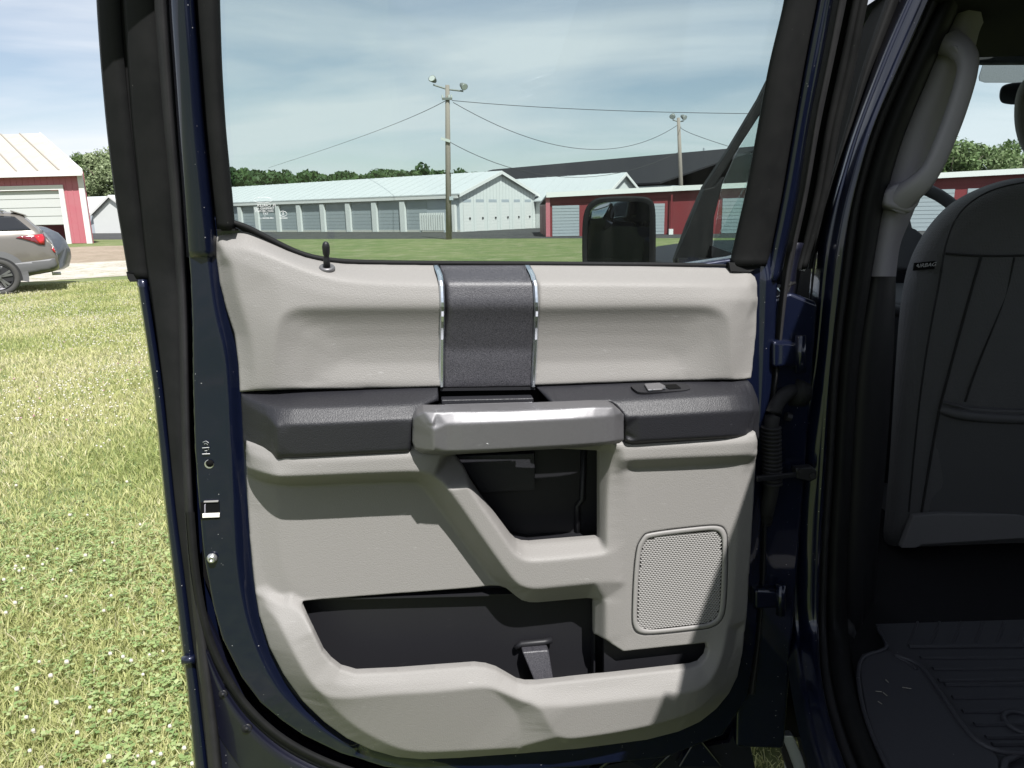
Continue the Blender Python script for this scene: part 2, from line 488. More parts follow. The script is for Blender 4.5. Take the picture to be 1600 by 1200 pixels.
    fi = np.clip((fu - gu[0]) / res, 0, len(gu) - 1.001); fj = np.clip((fv - gv[0]) / res, 0, len(gv) - 1.001)
    i0 = fi.astype(int); j0 = fj.astype(int); a = fi - i0; b = fj - j0
    hh = Hs[j0, i0] * (1 - a) * (1 - b) + Hs[j0, i0 + 1] * a * (1 - b) + Hs[j0 + 1, i0] * (1 - a) * b + Hs[j0 + 1, i0 + 1] * a * b
    def rnd(h, dd, r):
        x = np.clip(1 - dd / r, 0, 1)
        return h - r * (1 - np.sqrt(1 - x * x))
    din = np.where(ins, d, 0)
    if edge_r: 
        isout = d < dh - 1e-9 if hs else np.ones(d.shape, bool)
        r_ = np.where(isout, edge_r, hole_r)
        x = np.clip(1 - din / r_, 0, 1)
        hh = hh - r_ * (1 - np.sqrt(np.maximum(0, 1 - x * x)))
    idx = -np.ones(ins.shape, int); idx[used] = np.arange(used.sum())
    pts = DO[None] + fu[used][:, None] * DU + fv[used][:, None] * DZ + hh[used][:, None] * DN
    J, I = np.nonzero(cell)
    F = np.stack([idx[J, I], idx[J, I + 1], idx[J + 1, I + 1], idx[J + 1, I]], 1)
    uvs = np.stack([fu[used], fv[used]], 1)
    if back:
        e = np.concatenate([F[:, [0, 1]], F[:, [1, 2]], F[:, [2, 3]], F[:, [3, 0]]])
        key = np.sort(e, 1); key = key[:, 0].astype(np.int64) * 10000000 + key[:, 1]
        _, first, cnt = np.unique(key, return_index=True, return_counts=True)
        be = e[first[cnt == 1]]
        bvx = np.unique(be)
        mp_ = {int(v): len(pts) + k for k, v in enumerate(bvx)}
        hv = hh[used][bvx]
        newp = pts[bvx] - DN[None] * back
        sk = np.array([[q[1], q[0], mp_[int(q[0])], mp_[int(q[1])]] for q in be])
        pts = np.concatenate([pts, newp]); uvs = np.concatenate([uvs, uvs[bvx]])
        F = np.concatenate([F, sk])
    o = fast_mesh(name, pts, F, material, parent, smooth=True)
    me = o.data
    lay = me.uv_layers.new(name='UVMap')
    li = np.empty(len(me.loops), dtype=np.int32); me.loops.foreach_get('vertex_index', li)
    lay.data.foreach_set('uv', uvs.astype(np.float32)[li].ravel())
    return o
def column(pts, ys, sm=2.0):
    """x along the given rows, rounded"""
    pts = sorted(pts, key=lambda p: p[1])
    x = np.interp(ys, [p[1] for p in pts], [p[0] for p in pts])
    k = int(sm * 3)
    if k:
        w = np.exp(-0.5 * (np.arange(-k, k + 1) / sm) ** 2); w /= w.sum()
        # pad by straight continuation
        lo = x[0] + (x[0] - x[1]) * np.arange(k, 0, -1); hi = x[-1] + (x[-1] - x[-2]) * np.arange(1, k + 1)
        x = np.convolve(np.concatenate([lo, x, hi]), w, 'valid')
    return x
def strip(name, cols, material, parent, unproj, y0, y1, n=60, sm=2.0, thick=0.0, rnd=0):
    """cols: list of (pixel polyline, depth); swept surface through them. ('mix', i, t, depth) is between columns i and i+1 of the traced ones"""
    ys = np.linspace(y0, y1, n)
    tr = [c for c in cols if c[0] != 'mix']
    xs = [column(c[0], ys, sm) for c in tr]
    k = -1; out_ = []
    for c in cols:
        if c[0] == 'mix':
            t = c[1]; x = xs[k] * (1 - t) + xs[k + 1] * t; d = c[2]
        else:
            k += 1; x = xs[k]; d = c[1]
        out_.append((x, d))
    V, F = [], []
    for x, d in out_:
        for i in range(n):
            dd = d(ys[i]) if callable(d) else d
            V.append(unproj(x[i], ys[i], dd))
    for c in range(len(out_) - 1):
        for i in range(n - 1):
            F.append([c * n + i, c * n + i + 1, (c + 1) * n + i + 1, (c + 1) * n + i])
    o = mesh_obj(name, V, F, material, parent, smooth=True)
    if thick:
        s = o.modifiers.new('solid', 'SOLIDIFY'); s.thickness = abs(thick); s.offset = -1 if thick > 0 else 1
    return o
def patch(name, poly, material, parent, p0, n, thick, bevel=0.0, unproj=None, holes=None):
    """a flat plate traced on a plane, with thickness away from the viewer"""
    pts = [unproj(*p) if unproj else plane_hit(p[0], p[1], p0, n) for p in poly]
    mb = MB(); mb.prism(pts, -np.asarray(n) * thick)
    return mb.build(name, material, parent, bevel=bevel)
def blob(name, rings, material, parent, seg=24, smooth=True):
    """rings: list of closed loops of 3-D points with equal count"""
    V, F = [], []
    m = len(rings[0])
    for r in rings: V += [tuple(p) for p in r]
    for i in range(len(rings) - 1):
        for k in range(m):
            k2 = (k + 1) % m
            F.append([i * m + k, i * m + k2, (i + 1) * m + k2, (i + 1) * m + k])
    F.append(list(range(m))[::-1]); F.append([(len(rings) - 1) * m + k for k in range(m)])
    o = mesh_obj(name, V, F, material, parent, smooth)
    bm = bmesh.new(); bm.from_mesh(o.data); bmesh.ops.recalc_face_normals(bm, faces=bm.faces); bm.to_mesh(o.data); bm.free()
    return o
# ------------------------------------------------------------------ ground, asphalt, gravel
def ground_mat(name, c1, c2, c3, s1, s2, rough=0.95, bump=0.02):
    m = bpy.data.materials.new(name); m.use_nodes = True
    t = m.node_tree; b = t.nodes['Principled BSDF']; b.inputs['Roughness'].default_value = rough; b.inputs['Specular IOR Level'].default_value = 0.15
    g = t.nodes.new('ShaderNodeNewGeometry')
    def noise(sc, det=6):
        n = t.nodes.new('ShaderNodeTexNoise'); n.inputs['Scale'].default_value = sc; n.inputs['Detail'].default_value = det; n.inputs['Roughness'].default_value = 0.6
        t.links.new(g.outputs['Position'], n.inputs['Vector']); return n
    def ramp(src, a, z):
        r = t.nodes.new('ShaderNodeMapRange'); r.inputs[1].default_value = a; r.inputs[2].default_value = z
        t.links.new(src.outputs['Fac'], r.inputs[0]); return r
    n1, n2, n3 = noise(s1), noise(s2), noise(s2 * 14, 4)
    x1 = t.nodes.new('ShaderNodeMixRGB'); x1.inputs[1].default_value = (*c1, 1); x1.inputs[2].default_value = (*c2, 1)
    t.links.new(ramp(n1, 0.38, 0.62).outputs[0], x1.inputs[0])
    x2 = t.nodes.new('ShaderNodeMixRGB'); x2.inputs[2].default_value = (*c3, 1)
    t.links.new(ramp(n2, 0.5, 0.72).outputs[0], x2.inputs[0]); t.links.new(x1.outputs[0], x2.inputs[1])
    x3 = t.nodes.new('ShaderNodeMixRGB'); x3.blend_type = 'MULTIPLY'; x3.inputs[0].default_value = 0.8
    r3 = t.nodes.new('ShaderNodeMapRange'); r3.inputs[1].default_value = 0.3; r3.inputs[2].default_value = 0.7; r3.inputs[3].default_value = 0.55; r3.inputs[4].default_value = 1.25
    t.links.new(n3.outputs['Fac'], r3.inputs[0])
    t.links.new(x2.outputs[0], x3.inputs[1]); t.links.new(r3.outputs[0], x3.inputs[2])
    t.links.new(x3.outputs[0], b.inputs['Base Color'])
    bn = t.nodes.new('ShaderNodeBump'); bn.inputs['Strength'].default_value = 0.6; bn.inputs['Distance'].default_value = bump
    t.links.new(n3.outputs['Fac'], bn.inputs['Height']); t.links.new(bn.outputs[0], b.inputs['Normal'])
    return m
lawn_m = ground_mat('lawn_ground', (0.105, 0.142, 0.050), (0.145, 0.168, 0.070), (0.23, 0.215, 0.13), 0.35, 1.3)
asphalt_m = ground_mat('asphalt', (0.045, 0.046, 0.048), (0.058, 0.057, 0.056), (0.075, 0.073, 0.07), 0.3, 2.0, bump=0.004)
gravel_m = ground_mat('pale_gravel', (0.44, 0.42, 0.38), (0.36, 0.33, 0.28), (0.19, 0.20, 0.085), 0.8, 3.0, bump=0.02)
dirt_m = ground_mat('worn_drive', (0.27, 0.215, 0.165), (0.22, 0.18, 0.13), (0.33, 0.28, 0.22), 0.5, 2.5, bump=0.01)
S = 2500
tag(mesh_obj('lawn', [(-S, -S, 0), (S, -S, 0), (S, S, 0), (-S, S, 0)], [[0, 1, 2, 3]], lawn_m), kind='structure')
def sheet(name, pts, z, m, jag=0.0, n=40):
    """flat ground sheet with an uneven edge"""
    pts = [np.array([p[0], p[1], 0]) for p in pts]
    out_ = []
    for i, p in enumerate(pts):
        q = pts[(i + 1) % len(pts)]; L = np.linalg.norm(q - p)
        k = int(min(n * 3, max(1, L / (jag * 3)))) if jag else 1
        for j in range(k):
            o = p + (q - p) * j / k
            if jag and j: o = o + np.clip(RNG.normal(0, jag * .6, 3), -jag, jag) * np.array([1, 1, 0])
            out_.append((o[0], o[1], z))
    tri = geometry.tessellate_polygon([[Vector(p) for p in out_]])
    F = []
    for t in tri:
        a, b, c = [np.array(out_[k]) for k in t]
        F.append(list(t) if np.cross(b - a, c - a)[2] > 0 else list(t)[::-1])
    return tag(mesh_obj(name, out_, F, m), kind='structure')
aspA, aspB = G(300, 374), G(880, 372.5)
sheet('asphalt_lot', [aspA + (aspA - aspB) * 0.6, aspB, aspB + (aspB - aspA) * 2.4, (95, 120, 0), (-120, 150, 0)], 0.004, asphalt_m, 0.05, 30)
sheet('worn_driveway', [G(-260, 420), G(-260, 399), G(145, 385), G(420, 378), G(420, 391), G(200, 408), G(60, 416)], 0.004, dirt_m, 0.08, 14)
# loose gravel strip beside the drive: pieces too small to count
def gravel_patch():
    a, b = G(-200, 430), G(330, 398)
    sheet('gravel_strip', [G(-200, 446), G(-200, 424), G(60, 414), G(200, 407), G(330, 398), G(330, 412), G(215, 430), G(120, 436), G(60, 440)], 0.008, gravel_m, 0.34, 16)
gravel_patch()

# ------------------------------------------------------------------ grass and clover
def leafmat(name, c1, c2, c3, rough=0.6, trans=0.35):
    m = bpy.data.materials.new(name); m.use_nodes = True
    t = m.node_tree; t.nodes.clear()
    o = t.nodes.new('ShaderNodeOutputMaterial')
    at = t.nodes.new('ShaderNodeAttribute'); at.attribute_name = 'rnd'
    cr = t.nodes.new('ShaderNodeValToRGB'); e = cr.color_ramp.elements
    e[0].position, e[0].color = 0.0, (*c1, 1); e[1].position, e[1].color = 1.0, (*c3, 1)
    k = e.new(0.55); k.color = (*c2, 1)
    t.links.new(at.outputs['Fac'], cr.inputs[0])
    b = t.nodes.new('ShaderNodeBsdfPrincipled'); b.inputs['Roughness'].default_value = rough; b.inputs['Specular IOR Level'].default_value = 0.3
    t.links.new(cr.outputs[0], b.inputs['Base Color'])
    tl = t.nodes.new('ShaderNodeBsdfTranslucent'); t.links.new(cr.outputs[0], tl.inputs[0])
    mx = t.nodes.new('ShaderNodeMixShader'); mx.inputs[0].default_value = trans
    t.links.new(b.outputs[0], mx.inputs[1]); t.links.new(tl.outputs[0], mx.inputs[2]); t.links.new(mx.outputs[0], o.inputs[0])
    return m
grass_m = leafmat('grass_blade', (0.28, 0.33, 0.11), (0.52, 0.515, 0.24), (0.62, 0.57, 0.40), trans=0.45)
clover_m = leafmat('clover_leaf', (0.17, 0.26, 0.09), (0.28, 0.36, 0.14), (0.38, 0.43, 0.21))
def vnoise(x, y, s, seed):
    """smooth value noise for patchiness"""
    r = np.random.default_rng(seed).random((64, 64))
    fx, fy = x * s + 1000, y * s + 1000
    i, j = np.floor(fx).astype(int), np.floor(fy).astype(int); a, b = fx - i, fy - j
    a = a * a * (3 - 2 * a); b = b * b * (3 - 2 * b)
    g = lambda p, q: r[p % 64, q % 64]
    return g(i, j) * (1 - a) * (1 - b) + g(i + 1, j) * a * (1 - b) + g(i, j + 1) * (1 - a) * b + g(i + 1, j + 1) * a * b
def scatter(n, a0, a1, r0, r1, power):
    """points by bearing (degrees right of straight ahead) and distance, thinning outwards"""
    a = np.radians(RNG.uniform(a0, a1, n))
    u_ = RNG.random(n)
    e = power
    r = (r0 ** e + u_ * (r1 ** e - r0 ** e)) ** (1 / e)
    return r * np.sin(a), r * np.cos(a), r
xs, ys, rs = [np.concatenate(z) for z in zip(scatter(330000, -48, -14, 1.35, 21, 0.55), scatter(14000, 8, 32, 1.2, 3.5, 1.0), scatter(16000, -14, 8, 1.4, 4, 1.0))]
pn = vnoise(xs, ys, 1.6, 3) * 0.6 + vnoise(xs, ys, 5, 4) * 0.4
keep = RNG.random(len(xs)) < 0.45 + 0.8 * pn
gx, gy = xs, ys
band = (rs > 15.5)
xs, ys, rs, pn = xs[keep], ys[keep], rs[keep], pn[keep]
n = len(xs)
ht = RNG.uniform(0.022, 0.055, n) * (0.6 + 0.8 * pn); wd = RNG.uniform(0.0011, 0.0024, n) * (1 + rs * 0.16)
yaw = RNG.uniform(0, 2 * np.pi, n); lean = RNG.uniform(0.1, 1.1, n) * ht; ld = RNG.uniform(0, 2 * np.pi, n)
cx, sx = np.cos(yaw) * wd, np.sin(yaw) * wd
lx, ly = np.cos(ld) * lean, np.sin(ld) * lean
z0 = np.zeros(n)
v = np.stack([np.stack([xs - cx, ys - sx, z0], 1), np.stack([xs + cx, ys + sx, z0], 1),
              np.stack([xs + cx * .8 + lx * .35, ys + sx * .8 + ly * .35, ht * .6], 1), np.stack([xs - cx * .8 + lx * .35, ys - sx * .8 + ly * .35, ht * .6], 1),
              np.stack([xs + cx * .12 + lx, ys + sx * .12 + ly, ht], 1), np.stack([xs - cx * .12 + lx, ys - sx * .12 + ly, ht], 1)], 1).reshape(-1, 3)
b0 = np.arange(n)[:, None] * 6
f = np.concatenate([b0 + np.array([[0, 1, 2, 3]]), b0 + np.array([[3, 2, 4, 5]])])
patchy = vnoise(xs, ys, 0.9, 9)
rv = np.clip(RNG.normal(0.38, 0.2, n) + (patchy - 0.5) * 0.7 + (RNG.random(n) < 0.05) * 0.4, 0, 1)
tag(fast_mesh('grass', v, f, grass_m, rnd=np.repeat(rv, 6)), kind='stuff')
# clover: three leaflets on a stalk
n = 17000
xs, ys, rs = scatter(n, -48, -14, 1.35, 9, 0.8)
pn = vnoise(xs, ys, 1.3, 21)
k = RNG.random(n) < np.clip((pn - 0.42) * 3, 0.03, 1)
xs, ys = xs[k], ys[k]; n = len(xs)
h = RNG.uniform(0.025, 0.06, n); sz = RNG.uniform(0.006, 0.011, n); yaw = RNG.uniform(0, 6.28, n)
vv_, ff_ = [], []
for q in range(3):
    an = yaw + q * 2.094
    dxx, dyy = np.cos(an), np.sin(an); px_, py_ = -dyy, dxx
    tl_ = RNG.uniform(-0.35, 0.5, n)
    c = np.stack([xs, ys, h], 1)
    def pt(a, b): return c + np.stack([dxx * a * sz + px_ * b * sz, dyy * a * sz + py_ * b * sz, tl_ * a * sz], 1)
    vv_.append(np.stack([pt(0, 0), pt(1.0, -.75), pt(1.7, 0), pt(1.0, .75)], 1).reshape(-1, 3))
v = np.concatenate(vv_); f = np.arange(len(v)).reshape(-1, 4)
tag(fast_mesh('clover_leaves', v, f, clover_m, rnd=RNG.random(len(v) // 4).repeat(4)), kind='stuff')
# blossoms
def ico():
    bm = bmesh.new(); bmesh.ops.create_icosphere(bm, subdivisions=2, radius=1)
    bm.verts.ensure_lookup_table()
    V = np.array([v.co[:] for v in bm.verts]); F = np.array([[v.index for v in f.verts] for f in bm.faces]); bm.free()
    return V, F
IV, IF = ico()
bl_m = leafmat('clover_blossom', (0.55, 0.54, 0.45), (0.52, 0.49, 0.40), (0.45, 0.20, 0.28), trans=0.2)
n = 26000
xs, ys, rs = scatter(n, -46, -13, 1.6, 20, 1.25)
pn = vnoise(xs, ys, 0.8, 33) * .65 + vnoise(xs, ys, 2.6, 34) * .35
k = RNG.random(n) < np.clip((pn - 0.36) * 2.0, 0.02, 1) * np.clip(0.25 + rs / 16, 0, .8)
xs, ys, rs = xs[k], ys[k], rs[k]; n = len(xs)
rad = RNG.uniform(0.0045, 0.0085, n); zc = RNG.uniform(0.05, 0.095, n)
lump = 1 + RNG.normal(0, 0.16, (1, len(IV), 1))
v = (IV[None] * lump * rad[:, None, None] * np.array([1, 1, 0.85]) + np.stack([xs, ys, zc], 1)[:, None]).reshape(-1, 3)
f = (IF[None] + (np.arange(n) * len(IV))[:, None, None]).reshape(-1, 3)
cv = np.where(RNG.random(n) < 0.035, RNG.uniform(.8, 1, n), RNG.uniform(0, .6, n))
tag(fast_mesh('clover_blossoms', v, f, bl_m, rnd=np.repeat(cv, len(IV))), kind='stuff')

# ------------------------------------------------------------------ trees
bark_m = mat('bark', (0.10, 0.08, 0.06), 0.95, bump=('noise', 8, 0.8, 0.05))
leaf_m = leafmat('broad_leaves', (0.028, 0.062, 0.014), (0.055, 0.105, 0.026), (0.10, 0.16, 0.045), trans=0.25)
leaf_pale = leafmat('pale_leaves', (0.10, 0.15, 0.055), (0.18, 0.24, 0.10), (0.29, 0.33, 0.18), trans=0.35)
leaf_dark = leafmat('wood_leaves', (0.018, 0.045, 0.012), (0.036, 0.075, 0.020), (0.065, 0.11, 0.032), trans=0.2)
def crown_arrays(cx, cy, z0, z1, rad, clumps, leaves, size):
    V = []; Rn = []
    for _ in range(clumps):
        while True:
            p = RNG.uniform(-1, 1, 3)
            if np.linalg.norm(p) < 1: break
        p = p / max(np.linalg.norm(p), 0.35) * RNG.uniform(0.45, 0.86)
        c = np.array([cx + p[0] * rad, cy + p[1] * rad, (z0 + z1) / 2 + p[2] * (z1 - z0) / 2])
        cr_ = rad * RNG.uniform(0.22, 0.40)
        d = RNG.normal(0, 1, (leaves, 3)); d /= np.linalg.norm(d, axis=1)[:, None]
        q = c + d * (cr_ * RNG.uniform(0.55, 1.05, (leaves, 1)) * np.array([1, 1, 0.8]))
        nrm = d + RNG.normal(0, 0.55, (leaves, 3)); nrm /= np.linalg.norm(nrm, axis=1)[:, None]
        a = np.cross(nrm, RNG.normal(0, 1, (leaves, 3))); a /= np.linalg.norm(a, axis=1)[:, None]; b = np.cross(nrm, a)
        s = size * RNG.uniform(0.6, 1.25, (leaves, 1))
        V.append(np.stack([q - a * s, q - b * s * .55, q + a * s, q + b * s * .55], 1).reshape(-1, 3))
        Rn.append(np.clip(RNG.normal(0.45 + RNG.normal(0, 0.15), 0.2, leaves), 0, 1).repeat(4))
    return np.concatenate(V), np.concatenate(Rn)
def tree(name, label, x, y, h, rad, m, group=None, clumps=46, leaves=170, size=0.22, z0=0.18, cat='tree'):
    root = empty(name, (x, y, 0)); tag(root, label, cat, group)
    t = MB(); t.tube([(x, y, -0.1), (x + .05 * h * .1, y, h * .3), (x - .03 * h * .2, y + .1, h * .62)], [h * .028, h * .021, h * .008], 10)
    for k in range(6):
        a = k * 1.05 + RNG.random(); zz_ = h * RNG.uniform(.25, .5)
        t.tube([(x, y, zz_), (x + math.cos(a) * rad * .5, y + math.sin(a) * rad * .5, zz_ + h * .2), (x + math.cos(a) * rad * .75, y + math.sin(a) * rad * .75, zz_ + h * .32)], [h * .012, h * .008, h * .003], 7)
    t.build('trunk', bark_m, root, smooth=True)
    v, r_ = crown_arrays(x, y, h * z0, h, rad, clumps, leaves, size)
    fast_mesh('crown', v, np.arange(len(v)).reshape(-1, 4), m, root, rnd=r_)
    return root
leaf_soft = leafmat('soft_leaves', (0.13, 0.17, 0.08), (0.22, 0.27, 0.14), (0.33, 0.37, 0.23), trans=0.3)
p = W(166, 300, 112)
tree('leafy_tree', 'pale leafy tree rising behind the white shed beside the red barn', p[0] + 1.5, 112, 12.0, 4.9, leaf_soft, clumps=90, leaves=230, size=.22, z0=.08)
leaf_mid = leafmat('mid_leaves', (0.06, 0.10, 0.03), (0.10, 0.15, 0.05), (0.16, 0.21, 0.08), trans=0.3)
p = W(124, 300, 118)
tree('leafy_tree', 'dark green tree half hidden behind the right end of the barn roof', p[0], 118, 11.8, 3.2, leaf_mid, clumps=50, leaves=180, size=.22, z0=.08)
for i, (px, Y, top, rad, lb) in enumerate([(1490, 62, 216, 2.9, 'bright green round tree above the red storage roof next to the grab handle'),
                                          (1556, 64, 218, 3.0, 'bright green round tree above the red storage roof beside the headrest'),
                                          (1604, 60, 236, 2.0, 'bright green lower tree above the red storage roof mostly behind the headrest')]):
    p = W(px, top, Y)
    tree('round_tree', lb, p[0], Y, p[2], rad, leaf_pale, 'trees beyond the storage roof seen through the windshield', clumps=46, leaves=200, size=.17)
# far wood: one mass of crowns
V, Rr = [], []
for i in range(270):
    px = RNG.uniform(250, 765); Y = RNG.uniform(150, 185)
    top = np.interp(px, [250, 365, 420, 500, 560, 600, 640, 700, 760], [246, 254, 263, 265, 262, 258, 257, 263, 270]) + RNG.normal(2.5, 2.6)
    p = W(px, top, Y); hh_ = max(5, p[2])
    a, b = crown_arrays(p[0], Y, hh_ * .1, hh_, RNG.uniform(2.6, 4.4), 14, 70, 0.55)
    V.append(a); Rr.append(np.clip(b + RNG.normal(0, .12), 0, 1))
V = np.concatenate(V); Rr = np.concatenate(Rr)
tag(fast_mesh('far_wood', V, np.arange(len(V)).reshape(-1, 4), leaf_dark, rnd=Rr), kind='stuff')

# ------------------------------------------------------------------ buildings
def bm_(name, base, rough=0.55, **k): return mat(name, base, rough, **k)
whitewall = bm_('white_metal_siding', (0.56, 0.57, 0.555), vary=(0.5, .3, (0.50, 0.51, 0.50)))
greywall = bm_('grey_metal_siding', (0.33, 0.36, 0.39), vary=(0.4, .4, (0.28, 0.31, 0.33)))
greydoor = bm_('grey_roll_door', (0.27, 0.30, 0.32), vary=(0.8, .3, (0.23, 0.26, 0.28)))
paleroof = bm_('pale_metal_roof', (0.41, 0.425, 0.43), rough=0.55, vary=(0.25, .5, (0.36, 0.375, 0.38)))
darkroof = bm_('charcoal_shingle_roof', (0.020, 0.020, 0.023), rough=0.95, spec=.1, vary=(0.6, .5, (0.026, 0.026, 0.028)))
redwall = bm_('red_painted_siding', (0.15, 0.016, 0.020), vary=(0.7, .5, (0.12, 0.02, 0.024)))
barnred = bm_('faded_red_barn_siding', (0.37, 0.105, 0.13), vary=(0.9, .6, (0.36, 0.145, 0.16)))
trimw = bm_('white_trim', (0.58, 0.575, 0.56))
barnroof = bm_('rusty_pale_barn_roof', (0.37, 0.345, 0.305), rough=0.6, vary=(1.4, .6, (0.36, 0.30, 0.22)))
darkgap = bm_('dark_opening', (0.012, 0.012, 0.014))
concrete = bm_('pale_concrete', (0.42, 0.41, 0.38))
U3 = np.array([0, 0, 1.0])
def nrm(v): v = np.asarray(v, float); return v / np.linalg.norm(v)
class Wall:
    """a wall's own frame: s along, z up, t out of it"""
    def __init__(s_, a, b):
        s_.a = np.array([a[0], a[1], 0.0]); d = np.array([b[0] - a[0], b[1] - a[1], 0.0]); s_.L = np.linalg.norm(d); s_.d = d / s_.L
        s_.n = np.array([s_.d[1], -s_.d[0], 0.0])
        if s_.n @ (-s_.a) < 0: s_.n = -s_.n
    def p(s_, s, z, t=0.0): return s_.a + s_.d * s + U3 * z + s_.n * t
    def slab(s_, mb, s0, s1, z0, z1, t0, t1):
        mb.box(s_.p(s0, z0, t0), s_.d * (s1 - s0), U3 * (z1 - z0), s_.n * (t1 - t0)); return mb
    def at(s_, px):
        """position along the wall seen at this pixel column"""
        d = ray(px, 340); A = np.array([[d[0], -s_.d[0]], [d[1], -s_.d[1]]]); r = np.linalg.solve(A, s_.a[:2]); return r[1]
def roll_door(w, s0, s1, z1, m, parent, z0=0.02, label=None, slats=7, cols_=True):
    """a door panel of horizontal slats"""
    mb = MB(); hgt = (z1 - z0) / slats
    for k in range(slats): w.slab(mb, s0, s1, z0 + k * hgt + .012, z0 + (k + 1) * hgt - .012, -0.02, 0.035)
    w.slab(mb, s0, s1, z0, z1, -0.06, 0.015)
    o = mb.build('roll_door', m, parent)
    if label: o['label'] = label
    return o
def gable_house(name, label, cat, A, B, depth, eave, ridge, wallm, roofm, trim_m, oh=0.35, ribs=None):
    """gable wall from A to B, running back by depth; returns its frames"""
    w = Wall(A, B); root = empty(name, (A[0], A[1], 0)); tag(root, label, cat)
    back = -w.n
    mb = MB()
    prof = [w.p(0, 0), w.p(w.L, 0), w.p(w.L, eave), w.p(w.L / 2, ridge), w.p(0, eave)]
    mb.prism(prof, back * depth)
    mb.build('wall', wallm, root)
    rf = MB()
    sl = (ridge - eave) / (w.L / 2)
    th = 0.10
    for sgn in (0, 1):
        s_e = -oh if sgn == 0 else w.L + oh; z_e = eave - sl * oh + 0.03
        a = w.p(s_e, z_e, oh); b = w.p(w.L / 2, ridge + .03, oh)
        rf.prism([a, b, b + U3 * th, a + U3 * th], back * (depth + 2 * oh))
    rfo = rf.build('roof', roofm, root)
    tr = MB()
    for sgn in (0, 1):
        s_e = -oh if sgn == 0 else w.L + oh; z_e = eave - sl * oh
        a = w.p(s_e, z_e - .14, oh + .004); b = w.p(w.L / 2, ridge - .14, oh + .004)
        tr.prism([a, b, b + U3 * .26, a + U3 * .26], w.n * 0.05)
    tr.build('barge_board', trim_m, rfo)
    # standing ribs along each slope
    rb = MB(); k = int(depth / (ribs or 1.0))
    for i in range(1, k):
        for sgn in (0, 1):
            s_e = -oh if sgn == 0 else w.L + oh; z_e = eave - sl * oh + .131
            t = -depth * i / k
            a = w.p(s_e, z_e, t); b = w.p(w.L / 2, ridge + .131, t)
            rb.prism([a, b, b + U3 * .03, a + U3 * .03], back * 0.05)
    rbo = rb.build('roof_ribs', roofm, rfo); rbo['kind'] = 'stuff'
    return root, w
# --- long white storage building with a gable end
nearA = G(719, 362.5); gb = nrm([0.60, 0.80, 0])
# choose the gable's far corner on the ray of x=836
dd = ray(836, 330); t_ = np.linalg.solve(np.array([[dd[0], -gb[0]], [dd[1], -gb[1]]]), nearA[:2])
farB = nearA + gb * t_[1]
eaveZ = W(719, 303, nearA[1])[2]
mid = (nearA + farB) / 2
ridgeZ = W(780, 269.5, mid[1])[2]
long_white, wg = gable_house('storage_building', 'long white storage building with white gable end and a row of grey bays', 'storage building', nearA, farB, 62, eaveZ, ridgeZ, greywall, paleroof, trimw, oh=0.3, ribs=1.2)
# white cladding of the gable end, ribbed
for k in range(24):
    s0 = wg.L * k / 24; s1 = wg.L * (k + 1) / 24
    f_ = lambda s: eaveZ + (ridgeZ - eaveZ) * (1 - abs(s - wg.L / 2) / (wg.L / 2))
    mb = MB(); mb.prism([wg.p(s0 + .02, 0, .0), wg.p(s1 - .02, 0, .0), wg.p(s1 - .02, f_(s1 - .02) - .03, 0), wg.p(s0 + .02, f_(s0 + .02) - .03, 0)], wg.n * 0.03)
    mb.build('siding_panel', whitewall, long_white)
gd = [(724, 736), (744, 756), (764, 776), (784, 795), (803, 812), (820, 829)]
for a, b in gd:
    s0, s1 = sorted((wg.at(a), wg.at(b)))
    o = roll_door(wg, s0, s1, eaveZ * .78, trimw, long_white, slats=9)
    mb = MB(); wg.slab(mb, s0 - .02, s1 + .02, eaveZ * .78, eaveZ * .86, .0, .04); mb.build('door_head', greywall, o)
    mb = MB(); wg.slab(mb, s1 - .28, s1 - .12, .95, 1.1, .036, .09); mb.build('latch', darkgap, o)
# long side
backdir = -wg.n
ws = Wall(nearA, nearA + backdir * 62)
px_p = [404, 437, 470, 507, 547, 588, 632]
prev = None
for i, px in enumerate([352, 378] + px_p):
    s = ws.at(px)
    mb = MB(); ws.slab(mb, s - .28, s + .28, 0.02, eaveZ - .42, .05, .26); mb.build('pilaster', whitewall, long_white)
    if prev is not None: roll_door(ws, s + .32, prev - .32, eaveZ - .5, greydoor, long_white, slats=8)  # bluish grey here puts the long side's shade into the door colour
    else:
        roll_door(ws, s + .32, s + 3.2, eaveZ - .5, greydoor, long_white, slats=8)
    prev = s
roll_door(ws, ws.at(668), prev - .32, eaveZ - .5, greydoor, long_white, slats=8)
mb = MB(); ws.slab(mb, -0.1, 62, eaveZ - .32, eaveZ - .1, .02, .32); mb.build('gutter', trimw, long_white)
mb = MB(); ws.slab(mb, .25, .55, .02, eaveZ - .8, .03, .3); mb.build('downpipe', trimw, long_white)
mb = MB(); ws.slab(mb, -.05, 62, 0.0, .16, .0, .08); mb.build('concrete_footing', concrete, long_white)
# corrugated screen by the corner
cs0, cs1 = sorted((ws.at(707), ws.at(668)))
scr = empty('metal_screen', ws.p((cs0 + cs1) / 2, 0, 1.0)); tag(scr, 'low ribbed white metal screen standing against the storage building side wall', 'screen')
kk = 11
for k in range(kk):
    a = cs0 + (cs1 - cs0) * k / kk; b = cs0 + (cs1 - cs0) * (k + 1) / kk
    mb = MB(); ws.slab(mb, a + .05, b - .05, .15, eaveZ * .52, .9, 1.0); mb.build('rib_panel', whitewall, scr)
mb = MB(); ws.slab(mb, cs0, cs1, .12, eaveZ * .5, .84, .88); ws.slab(mb, cs0, cs0 + .1, 0, .2, .84, .98); ws.slab(mb, cs1 - .1, cs1, 0, .2, .84, .98); mb.build('backing', greywall, scr)
